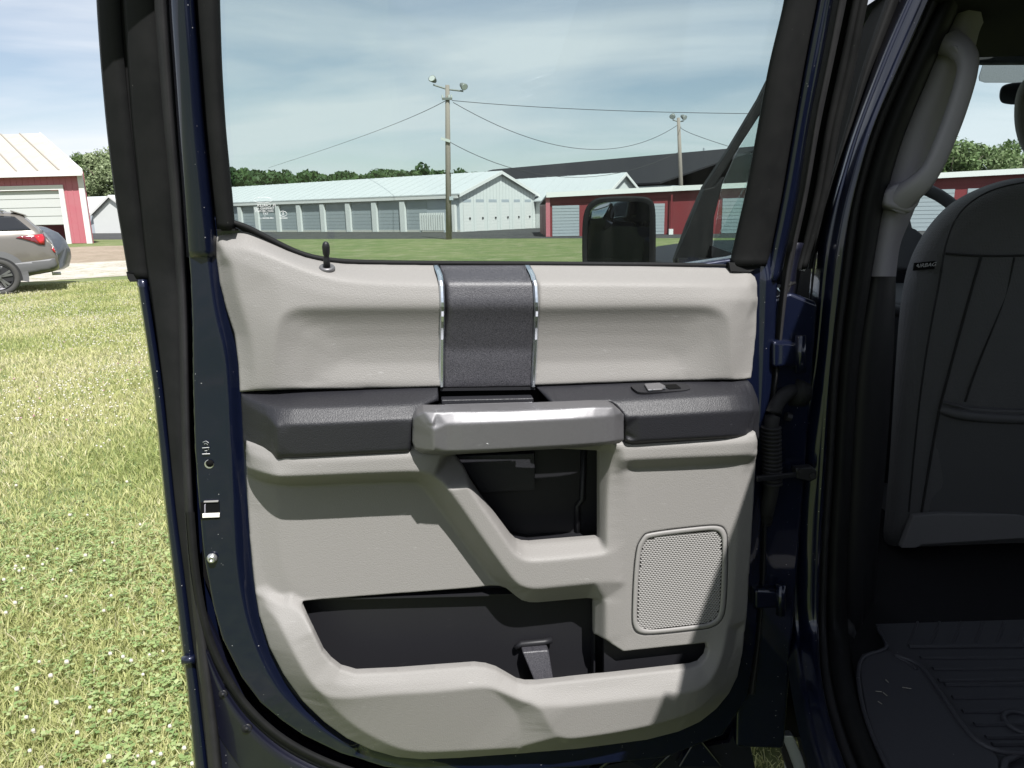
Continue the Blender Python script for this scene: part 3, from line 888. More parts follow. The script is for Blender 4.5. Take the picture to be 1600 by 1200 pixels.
# --- second white building, gable above the red roof
gA = W(941, 301, 62); gB = W(1004, 297, 66)
A2 = np.array([gA[0], gA[1], 0]); B2 = np.array([gB[0], gB[1], 0])
e2 = gA[2] - 0.4; r2 = W(973, 272, 64)[2]
w2, ww2 = gable_house('storage_building', 'white roofed storage building with small pale gable showing above the red units', 'storage building', A2, B2, 34, e2, r2, whitewall, paleroof, trimw, oh=.3, ribs=1.2)
mb = MB(); ww2.slab(mb, ww2.L * .3, ww2.L * .7, 0.02, 2.3, .0, .04); mb.build('roll_door', trimw, w2)
# its lean-to grey wall seen between the white gable and the red units
pA, pB = G(838, 357), G(858, 357)
# --- long red storage building (towards us on the right)
rp_ = [(853, 44.0, 300.5), (1050, 44.0, 290.5), (1330, 42.0, 277.0), (1720, 38.5, 256)]
red = empty('storage_building', W(853, 340, 44.0) * np.array([1, 1, 0])); tag(red, 'red and white storage building with grey roll doors and white eave fascia', 'storage building')
for i in range(3):
    (xa, Ya, ea), (xb, Yb, eb) = rp_[i], rp_[i + 1]
    a, b = W(xa, ea, Ya), W(xb, eb, Yb)
    w = Wall(a, b); za, zb = a[2] - .28, b[2] - .28
    mb = MB(); mb.prism([w.p(0, 0), w.p(w.L, 0), w.p(w.L, zb - .4), w.p(0, za - .4)], -w.n * 9.0); mb.prism([w.p(0, za - .42), w.p(w.L, zb - .42), w.p(w.L, zb), w.p(0, za)], -w.n * .2); mb.build('wall', redwall, red)
    mb = MB(); mb.prism([w.p(0, za - .02, .3), w.p(w.L, zb - .02, .3), w.p(w.L, zb + .26, .3), w.p(0, za + .26, .3)], w.n * .06); mb.build('fascia', trimw, red)
    mb = MB(); mb.prism([w.p(0, za + .04, .3), w.p(w.L, zb + .04, .3), w.p(w.L, zb - .35, -9.3), w.p(0, za - .35, -9.3)], U3 * .1); mb.build('roof', paleroof, red)
    doors = {0: [(863, 905), (919, 972), (986, 1038), (1057, 1112)], 1: [(1128, 1180), (1196, 1262), (1280, 1326)], 2: [(1345, 1402), (1420, 1487), (1507, 1572), (1592, 1660)]}[i]
    zt = min(za, zb) - .48
    if i == 1: doors = [d for d in doors if d[0] > 1056]
    for d0, d1 in doors:
        s0, s1 = max(.05, w.at(d0)), min(w.L - .05, w.at(d1))
        if s1 > s0 + .3: roll_door(w, s0, s1, zt, greydoor, red, slats=10)
    if i == 0:
        mb = MB(); w.slab(mb, -.02, .22, 0.02, za, .04, .16); mb.build('corner_post', barnred, red)
        s = w.at(1047); mb = MB(); mb.tube([w.p(s, 0, .25), w.p(s, za, .25)], .06); mb.build('downpipe', redwall, red)
        mb = MB(); w.slab(mb, s - .12, s + .12, 0, .32, .15, .4); mb.build('splash_block', trimw, red)
# --- big charcoal roof behind
da, db_ = W(770, 266.5, 112), W(1165, 232, 80)
wd_ = Wall(da, db_); wd_.L *= 1.06
dk = empty('warehouse', (da[0], da[1], 0)); tag(dk, 'big warehouse with a wide charcoal roof behind the storage buildings', 'warehouse')
zr = (da[2] + db_[2]) / 2
run = 17.0
mb = MB()
za_, zb_ = da[2], db_[2]
mb.prism([wd_.p(0, za_), wd_.p(wd_.L, zb_), wd_.p(wd_.L, 3.6, run), wd_.p(0, 3.6, run)], U3 * .15)
mb.prism([wd_.p(0, za_), wd_.p(wd_.L, zb_), wd_.p(wd_.L, 3.6, -run), wd_.p(0, 3.6, -run)], U3 * .15)
mb.build('roof', darkroof, dk)
mb = MB(); wd_.slab(mb, .4, wd_.L - .4, 0, 3.5, -run + .5, run - .5); mb.build('wall', greywall, dk)
mb = MB(); c_ = W(1100, 238, 85); mb.tube([c_ - U3 * .7, c_ + U3 * .45], .14); mb.build('roof_vent', greywall, dk)
# --- pale shed at the left
sA, sB = G(149, 364.5), G(214, 364.0)
eS = W(149, 335, sA[1])[2]; rS = W(196, 306, (sA[1] + sB[1]) / 2)[2]
shed, wsh = gable_house('shed', 'white metal shed with grey door side standing behind the red barn', 'shed', sA, sB, 9, eS, rS, whitewall, paleroof, trimw, oh=.25, ribs=1.0)
wl = Wall(sA, sA - wsh.n * 9)
mb = MB(); wl.slab(mb, .3, 4.4, .02, eS - .3, 0.0, .05); mb.build('grey_door', greywall, shed)
sA_l = W(128, 360, sA[1] + 1.0)
mb = MB(); w_ = Wall((sA_l[0], sA_l[1]), (sA[0], sA[1] + .3)); w_.slab(mb, 0, w_.L, 0, eS - .05, 0, .05); o = mb.build('side_wall', greywall, shed)
mb = MB(); q0, q1 = W(124, 309, sA[1] + 6), W(188, 307, sA[1] + 6); e0, e1 = W(126, 334, sA[1] + .8), W(150, 333.5, sA[1])
mb.prism([q0, q1, e1, e0], U3 * .08); mb.build('lean_roof', paleroof, shed)
# --- red barn
bY = 49.0
barn = empty('barn', W(130, 340, bY) * np.array([1, 1, 0])); tag(barn, 'faded red barn with pale rusty roof and a half open white overhead door', 'barn')
bc = W(133, 300, bY); wb = Wall((bc[0] - 16, bY + 1.6), (bc[0], bY))
eZ = W(128, 268, bY)[2]; L = wb.L
sd0, sd1 = wb.at(-60), wb.at(100)
dz1 = W(60, 297, bY)[2]; dzb = W(60, 352, bY)[2]
kk = int(L / .42)
for k in range(kk):
    a, b = L * k / kk, L * (k + 1) / kk
    z0 = 0.02 if (b < sd0 or a > sd1) else dz1 + .05
    mb = MB(); wb.slab(mb, a + .008, b - .008, z0, eZ, 0, .03); wb.slab(mb, a + .0, a + .055, z0, eZ, .03, .05); mb.build('siding_panel', barnred, barn)
mb = MB(); mb.prism([wb.p(0, 0, -.02), wb.p(sd0, 0, -.02), wb.p(sd0, eZ, -.02), wb.p(0, eZ, -.02)], -wb.n * .1); mb.prism([wb.p(sd1, 0, -.02), wb.p(L, 0, -.02), wb.p(L, eZ, -.02), wb.p(sd1, eZ, -.02)], -wb.n * .1)
mb.prism([wb.p(sd0, dz1, -.02), wb.p(sd1, dz1, -.02), wb.p(sd1, eZ, -.02), wb.p(sd0, eZ, -.02)], -wb.n * .1)
sk = np.array([-6.2, 9.0, 0.0])     # the barn runs back and to the left
mb.prism([wb.p(L - .05, 0, -.12), wb.p(L - .05, eZ, -.12), wb.p(L - .05, eZ, -.12) + sk, wb.p(L - .05, 0, -.12) + sk], nrm([-1, 0, 0]) * .1)
mb.prism([wb.p(0, 0, -.12) + sk, wb.p(L, 0, -.12) + sk, wb.p(L, eZ, -.12) + sk, wb.p(0, eZ, -.12) + sk], wb.n * .1)
mb.build('wall', barnred, barn)
mb = MB(); wb.slab(mb, L - .32, L + .04, 0, eZ, .051, .12); mb.build('corner_board', trimw, barn)
for a, b, z0, z1 in [(sd0 - .3, sd0, 0, dz1 + .3), (sd1, sd1 + .32, 0, dz1 + .3), (sd0, sd1, dz1, dz1 + .3)]:
    mb = MB(); wb.slab(mb, a, b, z0, z1, .052, .12); mb.build('door_casing', trimw, barn)
od = MB(); N = 4
greydoor_l = bm_('pale_door_panel', (0.44, 0.45, 0.44))
odoor = MB(); wb.slab(odoor, sd0 + .02, sd1 - .02, dzb, dz1 - .02, -.16, -.08); odoor = odoor.build('overhead_door', greydoor_l, barn)
for k in range(N):
    a = dzb + (dz1 - dzb) * k / N; mb = MB(); wb.slab(mb, sd0 + .05, sd1 - .05, a + .03, a + (dz1 - dzb) / N - .03, -.078, -.05); mb.build('door_section', greydoor_l, odoor)
rg = W(62, 211, bY + 6)
ra, rb_ = wb.p(L + .35, eZ - .06, .55), wb.p(-1, eZ - .06, .55)
rise = rg - ra
roofm = MB(); roofm.prism([rb_, ra, ra + rise, rb_ + rise], U3 * .12)
far = rise * np.array([1, 1, -1])
roofm.prism([rb_ + rise, ra + rise, ra + rise + far, rb_ + rise + far], U3 * .12)
ro = roofm.build('roof', barnroof, barn)
for k in range(1, 12):
    a = ra + (rb_ - ra) * (k * 1.45) / np.linalg.norm(rb_ - ra) + U3 * .121
    mb = MB(); mb.prism([a, a + rise, a + rise + U3 * .07, a + U3 * .07], nrm(rb_ - ra) * .10); mb.build('roof_rib', bm_('roof_rib_metal', (0.25, 0.23, 0.20)) if k == 1 else bpy.data.materials['roof_rib_metal'], ro)
mb = MB(); mb.prism([ra + U3 * -.22, rb_ + U3 * -.22, rb_ + U3 * .12, ra + U3 * .12], wb.n * .06); mb.build('eave_fascia', trimw, barn)
mb = MB(); mb.prism([ra + U3 * -.1, ra + rise - U3 * .1, ra + rise + U3 * .18, ra + U3 * .18], nrm(ra - rb_) * .06); mb.build('rake_board', trimw, barn)

# ------------------------------------------------------------------ poles and wires
wood_m = mat('weathered_pole_wood', (0.22, 0.19, 0.165), 0.9, bump=('noise', 6, .5, .02))
lampm = mat('floodlight_housing', (0.13, 0.14, 0.13), 0.5)
lensm = mat('floodlight_lens', (0.45, 0.47, 0.45), 0.2)
wirem = mat('black_cable', (0.03, 0.03, 0.03), 0.7)
def pole(label, px, base_y, top_px, top_y, Y, lamps, group):
    b = W(px, base_y, Y); b[2] = 0; t = W(top_px, top_y, Y)
    root = empty('light_pole', b); tag(root, label, 'light pole', group)
    MB().tube([b - U3 * .3, b * .4 + t * .6, t], [.17, .145, .115], 12).build('pole', wood_m, root, smooth=True)
    s = Y / FPX
    for (ax, ay, kind) in lamps:
        e = W(top_px + ax, top_y + ay, Y); j = W(top_px, top_y + abs(ax) * .02 + 6, Y)
        MB().tube([j, e - U3 * .05], .045, 8).build('arm', lampm, root)
        d = nrm([-.3 if ax < 0 else .5, -.75, .25 if kind else -.5])
        u_ = nrm(np.cross(d, U3)); v_ = np.cross(u_, d)
        rg_ = []
        for rr, dd_ in [(.10, -.24), (.15, -.14), (.20, .08), (.22, .13)]:
            rg_.append([e + U3 * .22 + d * dd_ + u_ * rr * math.cos(a) + v_ * rr * .85 * math.sin(a) for a in np.linspace(0, 2 * math.pi, 14, endpoint=False)])
        lp = blob('floodlight', rg_, lampm, root)
        c = e + U3 * .22 + d * .135
        MB().prism([c + u_ * .18 * math.cos(a) + v_ * .155 * math.sin(a) for a in np.linspace(0, 2 * math.pi, 14, endpoint=False)], d * .02).build('lens', lensm, lp)
    return root, t
P1, t1 = pole('tall wooden light pole with two floodlights in front of the white gable', 701, 372, 699, 133, 43.0, [(-22, -2, 1), (25, 8, 0)], 'wooden light poles')
c = W(699, 155, 43); MB().box(c + [-.28, -.2, -.06], (.56, 0, 0), (0, .1, 0), (0, 0, .12)).build('insulator_bar', lampm, P1)
for dx_ in (-.26, .1, .24):
    MB().tube([c + [dx_, -.16, .05], c + [dx_, -.16, .2]], .05, 8).build('insulator', lensm, P1)
c = W(697, 217, 43); MB().box(c + [-.28, -.24, -.06], (.5, 0, -.16), (0, .12, 0), (0.03, 0, .14)).build('bracket', lensm, P1)
c = W(704, 310, 43); MB().box(c + [-.05, -.26, -.1], (.22, 0, 0), (0, .12, 0), (0, 0, .2)).build('meter_box', greywall, P1)
c = W(704, 268, 43); MB().box(c + [-.0, -.24, -.08], (.2, 0, 0), (0, .1, 0), (0, 0, .16)).build('junction_box', greywall, P1)
P2, t2 = pole('shorter looking wooden light pole rising behind the red storage roof', 1067, 352, 1060, 184, 56.0, [(-9, 2, 0), (8, 4, 0)], 'wooden light poles')
def wire(label, pts, r=.017):
    """pts: (px, py, Y); a smooth hanging cable"""
    P = [W(*p) for p in pts]
    n = 28; m = len(P); c_ = []
    t = np.linspace(0, m - 1, n)
    for x in t:
        # lagrange through 3, linear through 2
        if m == 2: c_.append(P[0] * (1 - x) + P[1] * x)
        else:
            l = [(x - 1) * (x - 2) / 2, -x * (x - 2), x * (x - 1) / 2]; c_.append(P[0] * l[0] + P[1] * l[1] + P[2] * l[2])
    o = MB().tube(c_, r, 6).build('overhead_cable', wirem, None, smooth=True)
    tag(o, label, 'cable', 'overhead cables')
wire('cable sagging from the left of the tall pole down toward the far wood', [(695, 158, 43), (560, 215, 75), (420, 262, 110)])
wire('topmost nearly level cable running right from the tall pole', [(706, 157, 43), (940, 172, 43), (1240, 178, 42)])
wire('deep sagging cable strung between the two light poles', [(708, 160, 43), (915, 233, 49), (1058, 196, 56)])
wire('lowest cable from the bracket of the tall pole across the dark roof', [(701, 221, 43), (895, 277, 49), (1060, 238, 56)])
wire('cable running down and right from the shorter pole', [(1064, 198, 56), (1100, 216, 52), (1250, 262, 44)])
# ------------------------------------------------------------------ parked cars
class Car:
    def __init__(s, name, label, origin, fwd, paint, stations, cat='car', zmid=.78):
        s.root = empty(name, origin); tag(s.root, label, cat)
        s.o = np.array([origin[0], origin[1], 0.0]); s.f = nrm([fwd[0], fwd[1], 0]); s.l = np.array([-s.f[1], s.f[0], 0])
        if s.l @ (-s.o) < 0: s.l = -s.l          # +y is the side that faces the camera
        s.st = stations; s.zmid = zmid
        xs_ = np.array([q[0] for q in stations]); s.xs = xs_
        V, F = [], []
        m = None
        N = 70
        X = np.linspace(xs_[0], xs_[-1], N)
        for x in X:
            rg_ = s.ring(x)
            full = rg_ + [(-y, z) for y, z in rg_[::-1]]
            m = len(full)
            V += [s.w(x, y, z) for y, z in full]
        for i in range(N - 1):
            for k in range(m):
                k2 = (k + 1) % m
                F.append([i * m + k, i * m + k2, (i + 1) * m + k2, (i + 1) * m + k])
        F.append(list(range(m))); F.append([(N - 1) * m + k for k in range(m)][::-1])
        s.body = mesh_obj('body', V, F, paint, s.root, smooth=True)
        bm = bmesh.new(); bm.from_mesh(s.body.data); bmesh.ops.recalc_face_normals(bm, faces=bm.faces); bm.to_mesh(s.body.data); bm.free()
    def w(s, x, y, z): return s.o + s.f * x + s.l * y + U3 * z
    def q(s, x, k): return float(np.interp(x, s.xs, [r[k] for r in s.st]))
    def ring(s, x):
        zs, zb, zr, k = s.q(x, 1), s.q(x, 2), s.q(x, 3), s.q(x, 4)
        hw = .985 * k
        zb = min(zb, zr - .03); zm = min(s.zmid, zb - .03)
        hr = hw - .33 * np.clip((zr - zb) / .42, 0, 1) - .04
        return [(0, zs), (hw - .13, zs), (hw - .02, zs + .08), (hw, zs + .5 * (zm - zs)), (hw, zm), (hw - .012, zm + .7 * (zb - zm)), (hw - .05, zb), (hr + .03, zr - .06), (hr - .05, zr - .015), (hr - .2, zr), (0, zr + .012)]
    def y(s, x, z):
        r = s.ring(x)[1:]
        return float(np.interp(z, [p[1] for p in r], [p[0] for p in r]))
    def panel(s, name, poly, m, eps=.012, parent=None, sides=(1,), dense=0, th=.02):
        q = [Vector(p) for p in poly]; n = len(q)
        x0, x1 = min(p.x for p in q), max(p.x for p in q); z0, z1 = min(p.y for p in q), max(p.y for p in q)
        X, Z = np.meshgrid(np.arange(x0 + .02, x1, .06), np.arange(z0 + .02, z1, .04))
        ok = inside(X, Z, poly) & (seg_dist(X, Z, poly)[0] > .012)
        ed = [(i, (i + 1) % n) for i in range(n)]
        ex = []
        for i, (a, b) in enumerate(ed):
            k = max(1, int((q[a] - q[b]).length / .05)); ex += [q[a].lerp(q[b], t / k) for t in range(k)]
        m_ = len(ex)
        vv_, ee_, ff_, *_r = geometry.delaunay_2d_cdt(ex + [Vector((a, b)) for a, b in zip(X[ok], Z[ok])], [], [list(range(m_))], 1, 1e-5)
        for sd_ in sides:
            o = mesh_obj(name, [s.w(v.x, sd_ * (s.y(v.x, v.y) + eps), v.y) for v in vv_], ff_, m, parent or s.root, smooth=True)
            sm = o.modifiers.new('solid', 'SOLIDIFY'); sm.thickness = th; sm.offset = 0
        return o
    def wheel(s, x, r, side=1, y_=1.004):
        c = s.w(x, side * y_, r)
        L = s.l * side
        def circ(rr, off, n=36): return [c + s.f * rr * math.cos(a) + U3 * rr * math.sin(a) + L * off for a in np.linspace(0, 2 * math.pi, n, endpoint=False)]
        wh = blob('wheel', [circ(r * .9, -.22), circ(r, -.19), circ(r, -.04), circ(r * .93, 0), circ(r * .72, .002), circ(r * .70, -.03)], tyre_m, s.root)
        rim = blob('rim', [circ(r * .70, -.06), circ(r * .70, .0), circ(r * .66, .005), circ(r * .62, -.03), circ(r * .1, -.03)], rim_m, wh)
        for k in range(5):
            for dd_ in (-.16, .16):
                a = k * 2 * math.pi / 5 + .3
                u1 = s.f * math.cos(a + dd_ * .4) + U3 * math.sin(a + dd_ * .4); u2 = s.f * math.cos(a + dd_) + U3 * math.sin(a + dd_)
                pp = s.f * -math.sin(a) + U3 * math.cos(a)
                mb = MB(); mb.prism([c + u1 * r * .12 - pp * .018, c + u2 * r * .64 - pp * .025, c + u2 * r * .64 + pp * .025, c + u1 * r * .12 + pp * .018], L * .012)
                mb.build('spoke', rim2_m, wh)
        MB().prism(circ(r * .13, 0, 16), L * .02).build('hub_cap', rim2_m, wh)
        return wh
    def arch(s, x, r0, r1, zc, m):
        a_ = np.linspace(-.25, math.pi + .25, 26)
        outp = [(x + r1 * math.cos(a), zc + r1 * math.sin(a)) for a in a_]; inp = [(x + r0 * math.cos(a), zc + r0 * math.sin(a)) for a in a_[::-1]]
        for i in range(25):
            pass
        mb = MB()
        for i in range(25):
            q4 = [outp[i], outp[i + 1], inp[24 - i], inp[25 - i]]
            mb.prism([s.w(px_, s.y(px_, max(z, s.q(px_, 1) + .09)) + .02, z) for px_, z in q4], s.l * -.03)
        mb.build('arch_cladding', m, s.root)
        mb = MB(); mb.prism([s.w(px_, .97, z) for px_, z in inp], s.l * .022); mb.build('wheel_well', darkgap, s.root)
tyre_m = mat('tyre_rubber', (0.045, 0.044, 0.042), 0.85)
rim_m = mat('dark_rim', (0.03, 0.03, 0.033), 0.35, metal=.6)
rim2_m = mat('grey_spoke', (0.22, 0.22, 0.23), 0.3, metal=.8)
champ = mat('champagne_car_paint', (0.145, 0.132, 0.116), 0.3, metal=.35, coat=.8)
clad = mat('grey_cladding', (0.10, 0.10, 0.105), 0.55)
redlens = mat('red_tail_lens', (0.42, 0.012, 0.02), 0.12, coat=1.0)
darkred = mat('dark_red_lens', (0.14, 0.012, 0.022), 0.12, coat=1.0)
slate = mat('slate_car_paint', (0.012, 0.015, 0.020), 0.4, metal=.1, coat=.3)
clear = mat('headlight_lens', (0.42, 0.45, 0.48), 0.06, metal=.5, coat=1)
g0 = G(3, 462)
phi = R(31)
fwd = np.array([-math.cos(phi), -math.sin(phi), 0])
side_ = np.array([math.sin(phi), -math.cos(phi), 0])
org = g0 - fwd * 1.10 - side_ * .97
suv_st = [(0, .50, .74, .78, .90), (.04, .46, .96, 1.00, .94), (.10, .44, 1.10, 1.14, .955), (.20, .42, 1.22, 1.26, .965), (.35, .40, 1.28, 1.42, .97), (.5, .38, 1.28, 1.60, .965), (.58, .36, 1.28, 1.645, .97), (.75, .33, 1.28, 1.69, .98),
          (1.5, .30, 1.27, 1.735, 1.0), (2.6, .28, 1.25, 1.755, 1.0), (3.2, .28, 1.22, 1.68, 1.0), (3.95, .28, 1.12, 1.16, .99), (4.5, .30, 1.02, 1.06, .95), (4.85, .34, .9, .94, .88), (5.0, .42, .62, .68, .78)]
suv = Car('parked_suv', 'champagne tan SUV parked on the grass, cut off by the left edge', org, fwd, champ, suv_st)
suv.panel('side_window', [(.40, 1.315), (.66, 1.59), (1.15, 1.64), (1.75, 1.66), (1.75, 1.30)], M['carglass'])
suv.panel('side_window', [(1.83, 1.30), (1.83, 1.665), (2.75, 1.65), (2.75, 1.285)], M['carglass'])
suv.panel('side_window', [(2.83, 1.28), (2.83, 1.645), (3.2, 1.58), (3.72, 1.27)], M['carglass'])
suv.panel('cladding', [(.03, .55), (.06, .72), (.3, .69), (.65, .66), (1.7, .52), (3.4, .5), (3.4, .36), (1.7, .36), (.65, .40), (.1, .50)], clad, dense=4, eps=.010)
suv.arch(1.10, .41, .53, .385, clad); suv.arch(3.95, .41, .53, .385, clad)
suv.wheel(1.10, .385); suv.wheel(3.95, .385)
tl = suv.panel('tail_light', [(.69, 1.165), (.6, 1.195), (.2, 1.235), (.17, 1.15), (.20, 1.00), (.30, 1.01), (.40, 1.07), (.55, 1.13)], darkred, eps=.016)
suv.panel('bright_lens', [(.36, 1.205), (.215, 1.222), (.195, 1.15), (.215, 1.02), (.285, 1.03), (.33, 1.10)], redlens, eps=.026, parent=tl)  # brighter red panel set in the dark red tail light
suv.panel('bumper_reflector', [(.045, .83), (.09, .93), (.06, .94), (.02, .85)], redlens, eps=.014)
mb = MB(); mb.prism([suv.w(.46, -.6, 1.60), suv.w(.46, .60, 1.60), suv.w(.72, .62, 1.70), suv.w(.72, -.62, 1.70)], U3 * .03); mb.build('spoiler', champ, suv.root, bevel=.01)
for sd_ in (1, -1):
    mb = MB(); mb.tube([suv.w(.85, sd_ * .60, 1.70), suv.w(1.0, sd_ * .60, 1.775), suv.w(2.7, sd_ * .60, 1.80), suv.w(2.9, sd_ * .60, 1.74)], .022, 8); mb.build('roof_rail', M['brightmetal'], suv.root, smooth=True)
mb = MB(); mb.prism([suv.w(.02, -.5, .52), suv.w(.02, .62, .52), suv.w(.16, .72, .40), suv.w(.16, -.6, .40)], U3 * .07); mb.build('skid_plate', M['brightmetal'], suv.root, bevel=.01)
mb = MB(); mb.tube([suv.w(.16, .35, .36), suv.w(-.01, .35, .36)], .035, 10); mb.build('tow_hook', M['brightmetal'], suv.root)
mb = MB(); mb.tube([suv.w(.22, .75, 1.245), suv.w(.22, .75, 1.30)], .03, 8); mb.build('wiper_nub', clad, suv.root)
suv.panel('fuel_door', [(1.25, 1.10), (1.45, 1.11), (1.45, .95), (1.25, .94)], champ, eps=.004)
# dark car behind: its nose shows past the SUV
g1 = G(88, 437)
car_st = [(a_, b_ * 1.2, c_ * 1.34, d_ * 1.34, e_) for a_, b_, c_, d_, e_ in [(0, .46, .62, .66, .80), (.06, .36, .74, .80, .88), (.2, .30, .86, .92, .94), (.45, .28, .97, 1.02, .97), (.9, .27, 1.02, 1.08, .99), (1.4, .26, 1.05, 1.12, 1.0), (2.1, .26, 1.08, 1.55, 1.0), (3.0, .26, 1.08, 1.58, 1.0), (3.9, .28, 1.1, 1.5, .98), (4.5, .36, .95, 1.05, .92), (4.7, .46, .7, .76, .82)]]
f2 = np.array([-math.cos(R(14)), -math.sin(R(14)), 0])
dcar = Car('parked_car', 'dark slate car nose peeking out behind the tan SUV', W(94, 400, 17.2) * np.array([1, 1, 0]) , f2, slate, car_st, zmid=.8)
hl = dcar.panel('headlight', [(.03, .93), (.05, 1.03), (.12, 1.10), (.55, 1.24), (.62, 1.2), (.4, 1.06), (.18, .95)], clear, eps=.012, dense=2)
dcar.panel('lower_grille', [(.03, .66), (.06, .82), (.3, .76), (.3, .56), (.12, .54)], clad, eps=.012)
dcar.panel('side_window', [(1.75, 1.52), (2.15, 1.94), (3.7, 1.94), (4.0, 1.52)], M['carglass'])
dcar.wheel(.98, .34); dcar.wheel(3.7, .34)
# ------------------------------------------------------------------ the pickup truck
TH = R(4.5)
TF = np.array([math.sin(TH), math.cos(TH), 0]); TR = np.array([math.cos(TH), -math.sin(TH), 0])
TO = np.array([0.45, 1.30, 0.0])
def T(x, y, z): return TO + TR * x + TF * y + U3 * z      # x inboard from the left skin, y forward of the door post, z up
truck = empty('pickup_truck', T(0.95, 0, 0), -TH)
tag(truck, 'dark navy pickup truck with its rear door open showing grey door trim', 'pickup truck')

# ---- cab shell (mostly unseen, it shades the cabin)
def plate(name, pts, m, vec, parent=truck, bevel=0.0):
    return MB().prism(pts, vec).build(name, m, parent, bevel=bevel)
mb = MB()
roofpts = []
for x, z in [(.17, 1.86), (.22, 1.905), (.35, 1.935), (.95, 1.955), (1.55, 1.935), (1.68, 1.905), (1.73, 1.86), (1.66, 1.85), (.95, 1.885), (.24, 1.85)]:
    roofpts.append(T(x + .085, -1.15, z + .03))
mb.prism(roofpts, TF * 1.83)
mb.build('roof', M['paint'], truck)
plate('headliner', [T(.26, -1.1, 1.825), T(1.64, -1.1, 1.825), T(1.64, .60, 1.83), T(.26, .60, 1.83)], M['headliner'], U3 * .02)
plate('floor', [T(.12, -1.1, .60), T(1.8, -1.1, .60), T(1.8, 1.2, .60), T(.12, 1.2, .60)], M['carpet'], U3 * -.06)
plate('rear_wall', [T(.12, -1.12, .55), T(1.8, -1.12, .55), T(1.8, -1.12, 1.36), T(.12, -1.12, 1.36)], M['paint'], TF * -.05)
for a, b in ((.2, .5), (1.4, 1.7)):
    plate('rear_post', [T(a, -1.12, 1.36), T(b, -1.12, 1.36), T(b, -1.12, 1.87), T(a, -1.12, 1.87)], M['paint'], TF * -.05)
plate('side_wall', [T(1.86, -1.12, .5), T(1.86, 1.2, .5), T(1.86, 1.2, 1.36), T(1.86, -1.12, 1.36)], M['paint'], TR * .08)
for a, b in ((-1.12, -.95), (-.08, .08)):
    plate('far_post', [T(1.84, a, 1.36), T(1.84, b, 1.36), T(1.70, b, 1.86), T(1.70, a, 1.86)], M['paint'], TR * .05)
plate('far_rail', [T(1.66, -1.12, 1.80), T(1.66, 1.0, 1.80), T(1.74, 1.0, 1.86), T(1.74, -1.12, 1.86)], M['paint'], U3 * .03)
plate('quarter_panel', [T(.03, -1.15, .5), T(.03, -.98, .5), T(.06, -.98, 1.36), T(.06, -1.15, 1.36)], M['paint'], TR * .08)
plate('quarter_post', [T(.06, -1.15, 1.36), T(.06, -.98, 1.36), T(.22, -.94, 1.86), T(.22, -1.15, 1.86)], M['paint'], TR * .06)
plate('truck_bed', [T(.0, -1.24, .62), T(-.02, -1.24, 1.0), T(.0, -1.24, 1.40), T(.12, -1.24, 1.43), T(1.78, -1.24, 1.43), T(1.9, -1.24, 1.40), T(1.92, -1.24, 1.0), T(1.9, -1.24, .62)], M['paint'], TF * -1.75, bevel=.02)
# dash and hood
dash = [T(.1, 1.0, .6), T(.1, .86, 1.0), T(.1, .88, 1.22), T(.1, 1.25, 1.27), T(.1, 1.3, .6)]
plate('dashboard', dash, M['vinyl'], TR * 1.7, bevel=.02)
hood = MB()
hp = [T(.02, 1.12, 1.0), T(.02, 1.12, 1.305), T(.10, 1.12, 1.345), T(.3, 1.12, 1.37), T(1.6, 1.12, 1.37), T(1.8, 1.12, 1.345), T(1.88, 1.12, 1.305), T(1.88, 1.12, .55), T(.02, 1.12, .55)]
hoodm = mat('shade_toned_hood_paint', (0.006, 0.0065, 0.010), 0.6, spec=0.2)  # truck paint made dark and dull, hood shade without sky reflection
hood.prism(hp, TF * 1.35 - U3 * .03)
hood.build('hood', hoodm, truck, bevel=.01)
# windshield and front posts
wsn = nrm(np.cross(TR, T(0, 1.45, 1.3) - T(0, .72, 1.83)))
plate('windshield', [T(.14, 1.42, 1.30), T(1.76, 1.42, 1.30), T(1.62, .66, 1.90), T(.28, .66, 1.90)], M['windshield'], -wsn * .006)
plate('windshield_header', [T(.26, .67, 1.875), T(1.64, .67, 1.875), T(1.64, .58, 1.86), T(.26, .58, 1.86)], M['headliner'], U3 * .03)
plate('front_post', [T(1.74, 1.36, 1.30), T(1.84, 1.40, 1.30), T(1.72, .68, 1.86), T(1.62, .70, 1.84)], M['paint'], TR * .05)

# ---- front door: skin below the belt, window post, glass, sail
fd = empty('front_door', T(0, .5, 1.0)); adopt(fd, truck)
plate('door_skin', [T(.0, .02, .40), T(-.02, .02, 1.0), T(0.0, .02, 1.33), T(.05, .02, 1.35), T(.10, .02, 1.33), T(.10, .02, .40)], M['paint'], TF * 1.09, parent=fd, bevel=.008)
Yf = 2.36
def TS(px, py, xl):    # the point on the truck's side plane, xl inboard of the skin
    return plane_hit(px, py, T(xl, 0, 0), TR)
post = [(1300, -66), (1203, 122), (1188, 152), (1140, 232), (1100, 292), (1075, 350), (1054, 408), (1068, 409), (1096, 345), (1114, 296), (1150, 238), (1190, 176), (1206, 144), (1312, -56)]
